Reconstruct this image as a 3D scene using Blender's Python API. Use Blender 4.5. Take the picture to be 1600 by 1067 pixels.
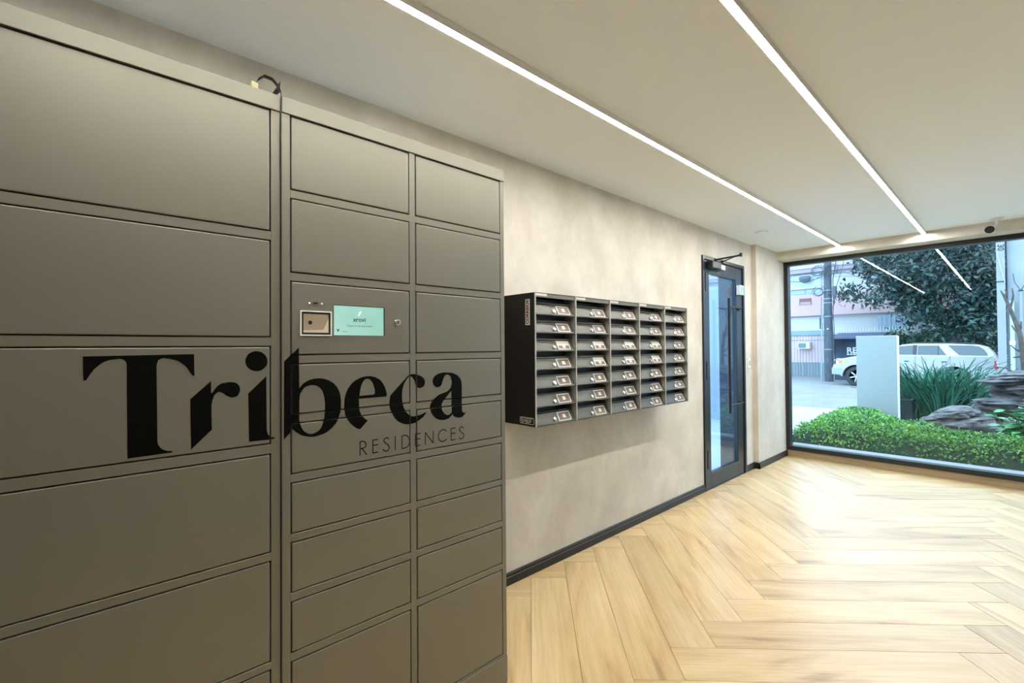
import bpy, bmesh, math, random, json
from mathutils import Vector, Matrix, noise
random.seed(7)
for o in list(bpy.data.objects): bpy.data.objects.remove(o, do_unlink=True)
scene = bpy.context.scene
COL = scene.collection
PI = math.pi

# ------------------------------------------------------------------ camera, sky, exposure
cam_data = bpy.data.cameras.new('camera')
cam_data.sensor_width = 36.0
cam_data.lens = 16.3724
cam_data.clip_start = 0.02
cam_data.clip_end = 400
cam = bpy.data.objects.new('camera', cam_data)
COL.objects.link(cam)
_r = Vector((0.67815487, 0.73487735, -0.00782688))
_u = Vector((0.01508552, -0.0032718, 0.99988085))
_f = Vector((-0.73476418, 0.67819214, 0.01330479))
_m = Matrix((_r, _u, -_f)).transposed().to_4x4()
_m.translation = Vector((1.98772, 0.0, 1.35))
cam.matrix_world = _m
scene.camera = cam

world = bpy.data.worlds.new('overcast_sky')
scene.world = world
world.use_nodes = True
wn = world.node_tree.nodes; wl = world.node_tree.links
for n in list(wn): wn.remove(n)
w_out = wn.new('ShaderNodeOutputWorld'); w_bg = wn.new('ShaderNodeBackground')
w_tc = wn.new('ShaderNodeTexCoord'); w_sep = wn.new('ShaderNodeSeparateXYZ'); w_ramp = wn.new('ShaderNodeValToRGB')
w_ramp.color_ramp.elements[0].position = 0.0; w_ramp.color_ramp.elements[0].color = (0.47, 0.69, 0.92, 1)
w_ramp.color_ramp.elements[1].position = 0.6; w_ramp.color_ramp.elements[1].color = (0.55, 0.79, 1.0, 1)
wl.new(w_tc.outputs['Generated'], w_sep.inputs[0]); wl.new(w_sep.outputs['Z'], w_ramp.inputs[0])
wl.new(w_ramp.outputs[0], w_bg.inputs[0]); wl.new(w_bg.outputs[0], w_out.inputs[0])
w_bg.inputs[1].default_value = SKY_STRENGTH = 5.6
LED_STRENGTH = 118.0
scene.view_settings.view_transform = 'Standard'
scene.view_settings.look = 'None'
scene.view_settings.gamma = 1.0
scene.view_settings.use_curve_mapping = False
scene.view_settings.exposure = 0.0
scene.cycles.max_bounces = 14; scene.cycles.diffuse_bounces = 9; scene.cycles.glossy_bounces = 5; scene.cycles.transparent_max_bounces = 16
portal = bpy.data.lights.new('window_portal', 'AREA')
portal.shape = 'RECTANGLE'; portal.size = 4.4; portal.size_y = 2.2; portal.cycles.is_portal = True
po = bpy.data.objects.new('window_portal', portal); COL.objects.link(po)
po.location = (2.3, 6.62, 1.25); po.rotation_euler = (math.radians(-90), 0, 0)

# ------------------------------------------------------------------ helpers
def new_mat(name):
    m = bpy.data.materials.new(name); m.use_nodes = True
    return m, m.node_tree.nodes, m.node_tree.links, m.node_tree.nodes['Principled BSDF']
def mat(name, col, rough=0.5, metal=0.0, var=0.0, scale=8.0, bump=0.0, bscale=60.0, spec=0.5, stretch=(1, 1, 1), emis=None, es=0.0, rnd=0.0, coord='Object'):
    m, n, l, b = new_mat(name)
    b.inputs['Base Color'].default_value = (*col, 1); b.inputs['Roughness'].default_value = rough
    b.inputs['Metallic'].default_value = metal; b.inputs['Specular IOR Level'].default_value = spec
    if emis:
        b.inputs['Emission Color'].default_value = (*emis, 1); b.inputs['Emission Strength'].default_value = es
    if var or bump or rnd:
        tc = n.new('ShaderNodeTexCoord'); mp = n.new('ShaderNodeMapping'); mp.inputs['Scale'].default_value = stretch
        l.new(tc.outputs[coord], mp.inputs[0])
    if var or rnd:
        hs = n.new('ShaderNodeHueSaturation'); hs.inputs['Color'].default_value = (*col, 1)
        last = None
        if var:
            nz = n.new('ShaderNodeTexNoise'); nz.inputs['Scale'].default_value = scale; nz.inputs['Detail'].default_value = 5
            l.new(mp.outputs[0], nz.inputs['Vector'])
            mr = n.new('ShaderNodeMapRange'); mr.inputs['From Min'].default_value = 0.3; mr.inputs['From Max'].default_value = 0.7
            mr.inputs['To Min'].default_value = 1 - var; mr.inputs['To Max'].default_value = 1 + var
            l.new(nz.outputs['Fac'], mr.inputs['Value']); last = mr.outputs[0]
        if rnd:
            oi = n.new('ShaderNodeObjectInfo'); r2 = n.new('ShaderNodeMapRange')
            r2.inputs['To Min'].default_value = 1 - rnd; r2.inputs['To Max'].default_value = 1 + rnd
            l.new(oi.outputs['Random'], r2.inputs['Value'])
            if last:
                mu = n.new('ShaderNodeMath'); mu.operation = 'MULTIPLY'; l.new(last, mu.inputs[0]); l.new(r2.outputs[0], mu.inputs[1]); last = mu.outputs[0]
            else: last = r2.outputs[0]
        l.new(last, hs.inputs['Value']); l.new(hs.outputs[0], b.inputs['Base Color'])
    if bump:
        nb = n.new('ShaderNodeTexNoise'); nb.inputs['Scale'].default_value = bscale; nb.inputs['Detail'].default_value = 4
        l.new(mp.outputs[0], nb.inputs['Vector'])
        bp = n.new('ShaderNodeBump'); bp.inputs['Strength'].default_value = bump; bp.inputs['Distance'].default_value = 0.01
        l.new(nb.outputs['Fac'], bp.inputs['Height']); l.new(bp.outputs[0], b.inputs['Normal'])
    return m

def obj(name, bm, m, parent=None, smooth=False, **tags):
    me = bpy.data.meshes.new(name)
    bm.normal_update(); bm.to_mesh(me); bm.free()
    if smooth:
        for p in me.polygons: p.use_smooth = True
    for mm in (m if isinstance(m, (list, tuple)) else [m]): me.materials.append(mm)
    o = bpy.data.objects.new(name, me); COL.objects.link(o)
    if parent is not None: o.parent = parent
    for k, v in tags.items(): o[k] = v
    return o
def empty(name, loc=(0, 0, 0), rz=0.0, parent=None, **tags):
    o = bpy.data.objects.new(name, None); COL.objects.link(o); o.location = loc; o.rotation_euler = (0, 0, rz)
    o.empty_display_size = 0.05
    if parent is not None: o.parent = parent
    for k, v in tags.items(): o[k] = v
    return o
def kids(o): return [c for c in bpy.data.objects if c.parent == o]
def copy_tree(o, parent=None):
    c = o.copy(); COL.objects.link(c); c.parent = parent
    for k in kids(o): copy_tree(k, c)
    return c
def box(bm, x0, y0, z0, x1, y1, z1, bev=0.0, seg=1, mi=0):
    v = [bm.verts.new(p) for p in ((x0,y0,z0),(x1,y0,z0),(x1,y1,z0),(x0,y1,z0),(x0,y0,z1),(x1,y0,z1),(x1,y1,z1),(x0,y1,z1))]
    fs = [bm.faces.new([v[i] for i in q]) for q in ((3,2,1,0),(4,5,6,7),(0,1,5,4),(1,2,6,5),(2,3,7,6),(3,0,4,7))]
    for f in fs: f.material_index = mi
    if bev:
        es = list({e for f in fs for e in f.edges})
        bmesh.ops.bevel(bm, geom=es, offset=bev, segments=seg, affect='EDGES', profile=0.5)
    return v
def B(*a, **k):
    bm = bmesh.new(); box(bm, *a, **k); return bm
def prism(bm, pts, axis, a, b, mi=0):
    """extrude a 2D polygon along axis from a to b"""
    def P(p, t):
        return (t, p[0], p[1]) if axis == 'x' else ((p[0], t, p[1]) if axis == 'y' else (p[0], p[1], t))
    va = [bm.verts.new(P(p, a)) for p in pts]; vb = [bm.verts.new(P(p, b)) for p in pts]
    n = len(pts); fs = [bm.faces.new(va), bm.faces.new(vb[::-1])]
    for i in range(n): fs.append(bm.faces.new((va[i], vb[i], vb[(i+1) % n], va[(i+1) % n])))
    for f in fs: f.material_index = mi
    bmesh.ops.recalc_face_normals(bm, faces=fs)
    return fs
def cyl(bm, p, q, r0, r1=None, n=12, mi=0, caps=True):
    p = Vector(p); q = Vector(q); r1 = r0 if r1 is None else r1
    d = (q - p).normalized(); a = d.orthogonal().normalized(); b = d.cross(a)
    A = []; Bv = []
    for i in range(n):
        t = 2*PI*i/n; o = a*math.cos(t) + b*math.sin(t)
        A.append(bm.verts.new(p + o*r0)); Bv.append(bm.verts.new(q + o*r1))
    fs = [bm.faces.new((A[i], A[(i+1) % n], Bv[(i+1) % n], Bv[i])) for i in range(n)]
    if caps: fs += [bm.faces.new(A[::-1]), bm.faces.new(Bv)]
    for f in fs: f.material_index = mi
def tube(bm, pts, rads, n=6, mi=0):
    rings = []
    for i, p in enumerate(pts):
        p = Vector(p); a = Vector(pts[max(i-1, 0)]); c = Vector(pts[min(i+1, len(pts)-1)])
        d = (c - a).normalized(); u = d.cross(Vector((0.13, 0.9, 0.37))).normalized(); w = d.cross(u)
        r = rads[i] if isinstance(rads, (list, tuple)) else rads
        rings.append([bm.verts.new(p + (u*math.cos(2*PI*k/n) + w*math.sin(2*PI*k/n))*r) for k in range(n)])
    for A, Bv in zip(rings, rings[1:]):
        for k in range(n):
            f = bm.faces.new((A[k], A[(k+1) % n], Bv[(k+1) % n], Bv[k])); f.material_index = mi
    bm.faces.new(rings[0][::-1]).material_index = mi; bm.faces.new(rings[-1]).material_index = mi
def lathe(bm, prof, c, axis='y', n=24, mi=0):
    rings = []
    for r, t in prof:
        ring = []
        for k in range(n):
            a = 2*PI*k/n; ca, sa = r*math.cos(a), r*math.sin(a)
            if axis == 'y': p = (c[0]+ca, c[1]+t, c[2]+sa)
            elif axis == 'x': p = (c[0]+t, c[1]+ca, c[2]+sa)
            else: p = (c[0]+ca, c[1]+sa, c[2]+t)
            ring.append(bm.verts.new(p))
        rings.append(ring)
    fs = []
    for A, Bv in zip(rings, rings[1:]):
        for k in range(n): fs.append(bm.faces.new((A[k], A[(k+1) % n], Bv[(k+1) % n], Bv[k])))
    fs.append(bm.faces.new(rings[0][::-1])); fs.append(bm.faces.new(rings[-1]))
    for f in fs: f.material_index = mi
    bmesh.ops.recalc_face_normals(bm, faces=fs)
def curve_bm(loops, ext=0.0003):
    """filled 2D outline(s) with holes -> bmesh in the XY plane"""
    cu = bpy.data.curves.new('outline', 'CURVE'); cu.dimensions = '2D'; cu.fill_mode = 'BOTH'; cu.extrude = ext
    for lp in loops:
        s = cu.splines.new('POLY'); s.points.add(len(lp)-1); s.use_cyclic_u = True
        for i, p in enumerate(lp): s.points[i].co = (p[0], p[1], 0, 1)
    o = bpy.data.objects.new('outline', cu); COL.objects.link(o)
    dg = bpy.context.evaluated_depsgraph_get(); me = bpy.data.meshes.new_from_object(o.evaluated_get(dg))
    bm = bmesh.new(); bm.from_mesh(me); bpy.data.objects.remove(o); bpy.data.curves.remove(cu); bpy.data.meshes.remove(me)
    return bm
def text_bm(s, size, ext=0.0003, bold=0.0, shear=0.0, space=1.0, align='CENTER'):
    cu = bpy.data.curves.new('text', 'FONT'); cu.body = s; cu.size = size; cu.extrude = ext; cu.offset = bold
    cu.shear = shear; cu.space_character = space; cu.align_x = align; cu.align_y = 'CENTER'; cu.resolution_u = 3
    o = bpy.data.objects.new('text', cu); COL.objects.link(o)
    dg = bpy.context.evaluated_depsgraph_get(); me = bpy.data.meshes.new_from_object(o.evaluated_get(dg))
    bm = bmesh.new(); bm.from_mesh(me); bpy.data.objects.remove(o); bpy.data.curves.remove(cu); bpy.data.meshes.remove(me)
    return bm
# text reading along +y on a plane facing +x ; along +x facing -y
ON_X = Matrix(((0, 0, 1, 0), (1, 0, 0, 0), (0, 1, 0, 0), (0, 0, 0, 1)))
ON_Y = Matrix(((1, 0, 0, 0), (0, 0, -1, 0), (0, 1, 0, 0), (0, 0, 0, 1)))
def place(bm, M): bmesh.ops.transform(bm, matrix=M, verts=bm.verts); return bm

# ------------------------------------------------------------------ materials
def plaster(name, c1, c2):
    m, n, l, b = new_mat(name)
    tc = n.new('ShaderNodeTexCoord'); mp = n.new('ShaderNodeMapping'); mp.inputs['Scale'].default_value = (1, 1, 0.8)
    n1 = n.new('ShaderNodeTexNoise'); n1.inputs['Scale'].default_value = 3.2; n1.inputs['Detail'].default_value = 8; n1.inputs['Distortion'].default_value = 0.3
    n2 = n.new('ShaderNodeTexNoise'); n2.inputs['Scale'].default_value = 17; n2.inputs['Detail'].default_value = 4
    rp = n.new('ShaderNodeValToRGB'); rp.color_ramp.elements[0].position = 0.32; rp.color_ramp.elements[1].position = 0.68
    rp.color_ramp.elements[0].color = (*c1, 1); rp.color_ramp.elements[1].color = (*c2, 1)
    mx = n.new('ShaderNodeMath'); mx.operation = 'MULTIPLY_ADD'; mx.inputs[1].default_value = 0.25
    l.new(tc.outputs['Object'], mp.inputs[0]); l.new(mp.outputs[0], n1.inputs[0]); l.new(mp.outputs[0], n2.inputs[0])
    sb = n.new('ShaderNodeMath'); sb.operation = 'SUBTRACT'; sb.inputs[1].default_value = 0.125
    l.new(n2.outputs['Fac'], mx.inputs[0]); l.new(n1.outputs['Fac'], mx.inputs[2]); l.new(mx.outputs[0], sb.inputs[0])
    l.new(sb.outputs[0], rp.inputs[0]); l.new(rp.outputs[0], b.inputs['Base Color'])
    bp = n.new('ShaderNodeBump'); bp.inputs['Strength'].default_value = 0.08; bp.inputs['Distance'].default_value = 0.01
    l.new(n2.outputs['Fac'], bp.inputs['Height']); l.new(bp.outputs[0], b.inputs['Normal'])
    b.inputs['Roughness'].default_value = 0.75
    return m
M = {}
M['plaster'] = plaster('trowelled_plaster', (0.52, 0.48, 0.415), (0.66, 0.62, 0.55))
M['ceiling'] = mat('ceiling_paint', (0.89, 0.94, 1.0), 0.8)
M['locker'] = mat('locker_paint', (0.215, 0.206, 0.168), 0.42, metal=0.5, var=0.02, scale=3, spec=0.5)
M['locker_in'] = mat('locker_gap', (0.035, 0.03, 0.02), 0.7)
M['vinyl'] = mat('black_vinyl', (0.002, 0.002, 0.0015), 0.5, spec=0.08)
M['black'] = mat('black_lacquer', (0.014, 0.012, 0.011), 0.4, spec=0.35)
M['mail_black'] = mat('mailbox_black_steel', (0.006, 0.0055, 0.004), 0.5, spec=0.2)
M['mail_grey'] = mat('mailbox_grey_steel', (0.085, 0.087, 0.078), 0.42, metal=0.45)
M['mail_dark'] = mat('mailbox_inside', (0.05, 0.048, 0.04), 0.6)
M['mail_edge'] = mat('mailbox_edge_steel', (0.34, 0.33, 0.29), 0.4)
M['chrome'] = mat('chrome', (0.85, 0.84, 0.80), 0.18, metal=1.0)
M['white'] = mat('white_plastic', (0.80, 0.78, 0.74), 0.45)
M['card'] = mat('card_white', (0.62, 0.58, 0.53), 0.6)
M['card_dark'] = mat('card_brown', (0.13, 0.095, 0.075), 0.5)
M['alu_dark'] = mat('graphite_aluminium', (0.022, 0.027, 0.034), 0.32, metal=0.3)
M['alu_win'] = mat('window_black_aluminium', (0.010, 0.013, 0.017), 0.4)
M['sill'] = mat('oak_sill_strip', (0.36, 0.27, 0.16), 0.5, var=0.25, scale=7, stretch=(0.5, 6, 20))
M['led'] = mat('led_diffuser', (0.9, 0.9, 0.9), 0.5, emis=(1.0, 0.965, 0.905), es=LED_STRENGTH)
M['led_side'] = mat('led_profile_white', (0.72, 0.70, 0.66), 0.5)
M['grey_plastic'] = mat('grey_plastic', (0.45, 0.46, 0.47), 0.4)
M['black_plastic'] = mat('black_plastic', (0.012, 0.012, 0.012), 0.3)
M['gold'] = mat('brass_edge', (0.75, 0.50, 0.22), 0.3, metal=1.0)
def glass(name, tint=(0.93, 0.97, 1.0), ior=1.5):
    m = bpy.data.materials.new(name); m.use_nodes = True; n = m.node_tree.nodes; l = m.node_tree.links
    for k in list(n): n.remove(k)
    o = n.new('ShaderNodeOutputMaterial'); mx = n.new('ShaderNodeMixShader'); t = n.new('ShaderNodeBsdfTransparent'); g = n.new('ShaderNodeBsdfGlossy')
    fr = n.new('ShaderNodeFresnel'); ge = n.new('ShaderNodeNewGeometry'); mm = n.new('ShaderNodeMapRange')
    # the node inverts the index on back faces; a thin pane reflects alike from both sides
    mm.inputs['To Min'].default_value = ior; mm.inputs['To Max'].default_value = 1.0/ior
    l.new(ge.outputs['Backfacing'], mm.inputs['Value']); l.new(mm.outputs[0], fr.inputs['IOR'])
    t.inputs[0].default_value = (*tint, 1); g.inputs['Roughness'].default_value = 0.0
    l.new(fr.outputs[0], mx.inputs[0]); l.new(t.outputs[0], mx.inputs[1]); l.new(g.outputs[0], mx.inputs[2]); l.new(mx.outputs[0], o.inputs[0])
    return m
M['glass'] = glass('window_glass', (0.97, 0.985, 0.99), 1.33)
M['door_glass'] = glass('door_glass', (0.80, 0.88, 0.97), 1.5)
def wood(name):
    m, n, l, b = new_mat(name)
    tc = n.new('ShaderNodeTexCoord'); oi = n.new('ShaderNodeObjectInfo')
    off = n.new('ShaderNodeVectorMath'); off.operation = 'MULTIPLY_ADD'
    cm = n.new('ShaderNodeCombineXYZ')
    for i in range(3): l.new(oi.outputs['Random'], cm.inputs[i])
    off.inputs[1].default_value = (37, 91, 53)
    l.new(cm.outputs[0], off.inputs[0]); l.new(tc.outputs['Object'], off.inputs[2])
    mp = n.new('ShaderNodeMapping'); mp.inputs['Scale'].default_value = (0.8, 5.0, 1.0); l.new(off.outputs[0], mp.inputs[0])
    n1 = n.new('ShaderNodeTexNoise'); n1.inputs['Scale'].default_value = 1.0; n1.inputs['Detail'].default_value = 3; n1.inputs['Distortion'].default_value = 1.6
    l.new(mp.outputs[0], n1.inputs[0])
    rp = n.new('ShaderNodeValToRGB'); cr = rp.color_ramp
    cr.elements[0].position = 0.27; cr.elements[0].color = (0.36, 0.225, 0.10, 1)
    e = cr.elements.new(0.37); e.color = (0.54, 0.37, 0.18, 1)
    e = cr.elements.new(0.48); e.color = (0.64, 0.465, 0.24, 1)
    cr.elements[-1].position = 0.68; cr.elements[-1].color = (0.72, 0.555, 0.315, 1)
    l.new(n1.outputs['Fac'], rp.inputs[0])
    mp2 = n.new('ShaderNodeMapping'); mp2.inputs['Scale'].default_value = (2.2, 60.0, 1.0); l.new(off.outputs[0], mp2.inputs[0])
    n2 = n.new('ShaderNodeTexNoise'); n2.inputs['Scale'].default_value = 1.5; n2.inputs['Detail'].default_value = 5; n2.inputs['Distortion'].default_value = 0.4
    l.new(mp2.outputs[0], n2.inputs[0])
    mr = n.new('ShaderNodeMapRange'); mr.inputs['From Min'].default_value = 0.3; mr.inputs['From Max'].default_value = 0.7
    mr.inputs['To Min'].default_value = 0.88; mr.inputs['To Max'].default_value = 1.08; l.new(n2.outputs['Fac'], mr.inputs['Value'])
    r2 = n.new('ShaderNodeMapRange'); r2.inputs['To Min'].default_value = 0.80; r2.inputs['To Max'].default_value = 1.01; l.new(oi.outputs['Random'], r2.inputs['Value'])
    mu = n.new('ShaderNodeMath'); mu.operation = 'MULTIPLY'; l.new(mr.outputs[0], mu.inputs[0]); l.new(r2.outputs[0], mu.inputs[1])
    hs = n.new('ShaderNodeHueSaturation'); l.new(rp.outputs[0], hs.inputs['Color']); l.new(mu.outputs[0], hs.inputs['Value'])
    l.new(hs.outputs[0], b.inputs['Base Color']); b.inputs['Roughness'].default_value = 0.36; b.inputs['Specular IOR Level'].default_value = 0.8
    return m
M['plank'] = wood('oak_plank_tile')
M['grout'] = mat('floor_joint', (0.16, 0.12, 0.08), 0.8)

# ------------------------------------------------------------------ room shell
H = 2.47; XR = 4.6; YB = -3.2; YC = 6.13; YW = 6.36; DY0, DY1, DZ = 4.25, 5.225, 2.205
floor = obj('floor', B(-0.25, YB-0.2, -0.14, XR+0.2, 6.44, -0.009), M['grout'], kind='structure')
def clip(poly, ax, lim, keep_less):
    out = []
    for i in range(len(poly)):
        a, b = poly[i], poly[(i+1) % len(poly)]
        ia = (a[ax] <= lim) == keep_less or a[ax] == lim; ib = (b[ax] <= lim) == keep_less or b[ax] == lim
        if ia: out.append(a)
        if ia != ib:
            t = (lim-a[ax])/(b[ax]-a[ax]); out.append((a[0]+t*(b[0]-a[0]), a[1]+t*(b[1]-a[1])))
    return out
W = 0.2075; L = 6*W; P0, Q0 = 2.019, 0.521; g = 0.0009; S2 = 2**-0.5
def plank(p0, q0, p1, q1, rot):
    c = [(p0+g, q0+g), (p1-g, q0+g), (p1-g, q1-g), (p0+g, q1-g)]
    xy = [((p-q)*S2, (p+q)*S2) for p, q in c]
    for ax, lim, kl in ((0, 0.012, False), (0, XR, True), (1, -1.6, False), (1, 6.395, True)):
        if xy: xy = clip(xy, ax, lim, kl)
    if len(xy) < 3: return
    cx = sum(p[0] for p in xy)/len(xy); cy = sum(p[1] for p in xy)/len(xy)
    area = abs(sum(xy[i][0]*xy[(i+1) % len(xy)][1]-xy[(i+1) % len(xy)][0]*xy[i][1] for i in range(len(xy))))/2
    if area < 0.0015: return
    th = PI/4 + (PI/2 if rot else 0)
    R = Matrix.Rotation(-th, 2)
    loc = [R @ Vector((x-cx, y-cy)) for x, y in xy]
    bm = bmesh.new()
    lo = [bm.verts.new((v.x, v.y, -0.009)) for v in loc]; mid = [bm.verts.new((v.x, v.y, -0.0006)) for v in loc]
    top = []
    for v in loc:
        s = 1 - 0.0012/max(v.length, 0.03); top.append(bm.verts.new((v.x*s, v.y*s, 0)))
    n = len(loc)
    bm.faces.new(top)
    for i in range(n):
        j = (i+1) % n
        bm.faces.new((lo[i], lo[j], mid[j], mid[i])); bm.faces.new((mid[i], mid[j], top[j], top[i]))
    bmesh.ops.recalc_face_normals(bm, faces=bm.faces)
    o = obj('floor_plank', bm, M['plank'], floor); o.location = (cx, cy, 0); o.rotation_euler = (0, 0, th)
for k in range(-26, 34):
    for mm in range(-4, 5):
        a, b2 = P0+k*W, Q0+k*W+2*L*mm
        plank(a, b2, a+L, b2+W, False)
        plank(a, b2+W, a+W, b2+W+L, True)

# left wall with the door opening and the shallow pier beside the window
bm = bmesh.new()
box(bm, -0.22, YB, 0, 0, DY0, 2.6); box(bm, -0.22, DY0, DZ, 0, DY1, 2.6); box(bm, -0.22, DY1, 0, 0, 6.6, 2.6)
box(bm, 0.0, 5.463, 0, 0.05, 6.6, 2.6)
obj('wall_left', bm, M['plaster'], kind='structure')
M['far_wall'] = mat('dark_far_wall', (0.44, 0.44, 0.43), 0.7)
obj('wall_back', B(-0.22, YB-0.2, 0, XR+0.2, YB, 2.6), M['far_wall'], kind='structure')
obj('wall_right', B(XR, YB, 0, XR+0.2, 6.6, 2.6), M['far_wall'], kind='structure')
bm = bmesh.new(); box(bm, 0.05, YC, 2.372, XR, 6.6, 2.6)
obj('wall_front', bm, M['plaster'], kind='structure')
obj('ceiling', B(-0.22, YB-0.2, H, XR+0.2, YC, 2.6), M['ceiling'], kind='structure')
def baseboard(name, x0, y0, x1, y1, nx, ny):
    # runs from (x0,y0) to (x1,y1); (nx,ny) points into the room
    bm = bmesh.new()
    prof = [(0, 0), (0.014, 0), (0.014, 0.044), (0.011, 0.047), (0.011, 0.062), (0.007, 0.067), (0, 0.067)]
    va = [bm.verts.new((x0+nx*p, y0+ny*p, z)) for p, z in prof]; vb = [bm.verts.new((x1+nx*p, y1+ny*p, z)) for p, z in prof]
    n = len(prof)
    for i in range(n): bm.faces.new((va[i], vb[i], vb[(i+1) % n], va[(i+1) % n]))
    bm.faces.new(va[::-1]); bm.faces.new(vb); bmesh.ops.recalc_face_normals(bm, faces=bm.faces)
    obj(name, bm, M['black'], kind='structure')
baseboard('baseboard_left', 0.0, YB, 0.0, DY0, 1, 0)
bm = bmesh.new()
baseboard('baseboard_door', 0.0, DY1, 0.0, 5.463, 1, 0)
baseboard('baseboard_pier', 0.0, 5.463, 0.064, 5.463, 0, -1)
baseboard('baseboard_front', 0.05, 5.449, 0.05, 6.37, 1, 0)
obj('trim_1', B(0.05, 6.375, 0, XR, 6.6, 0.078), M['sill'], kind='structure')

# window
win = empty('window_1', (0, 0, 0), kind='structure')
bm = bmesh.new()
box(bm, 0.05, YW, 0.078, XR, YW+0.10, 0.128, 0.002); box(bm, 0.05, YW, 2.325, XR, YW+0.10, 2.372, 0.002)
box(bm, 0.05, YW, 0.128, 0.093, YW+0.10, 2.325, 0.002); box(bm, XR-0.05, YW, 0.128, XR, YW+0.10, 2.325, 0.002)
obj('window_frame', bm, M['alu_win'], win)
obj('window_pane', B(0.088, YW+0.045, 0.122, XR-0.045, YW+0.053, 2.33), M['glass'], win)
obj('outer_sill', B(0.05, YW+0.101, 0.078, XR, 6.66, 0.122, 0.003), mat('pale_concrete', (0.26, 0.29, 0.32), 0.7), win)

# LED profiles on the ceiling
def led(x0, y0, y1, label):
    t = empty('led_light_bar', (x0+0.015, y0, H), label=label, category='light', group='linear ceiling lights')
    bm = bmesh.new()
    for s in (0, 0.028): box(bm, -0.015+s, 0, -0.028, -0.015+s+0.002, y1-y0, -0.0005)
    box(bm, -0.013, 0, -0.010, 0.013, y1-y0, -0.0005)
    box(bm, -0.013, 0, -0.028, 0.013, 0.002, -0.010); box(bm, -0.013, y1-y0-0.002, -0.028, 0.013, y1-y0, -0.010)
    obj('housing', bm, M['led_side'], t)
    obj('diffuser', B(-0.0128, 0.0022, -0.0285, 0.0128, y1-y0-0.0022, -0.0105), M['led'], t)
    return t
led(0.661, -0.40, 6.10, 'long white ceiling light bar nearer the left wall and lockers')
led(1.367, -0.27, 6.12, 'long white ceiling light bar farther from the left wall, right one of the two')
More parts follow.
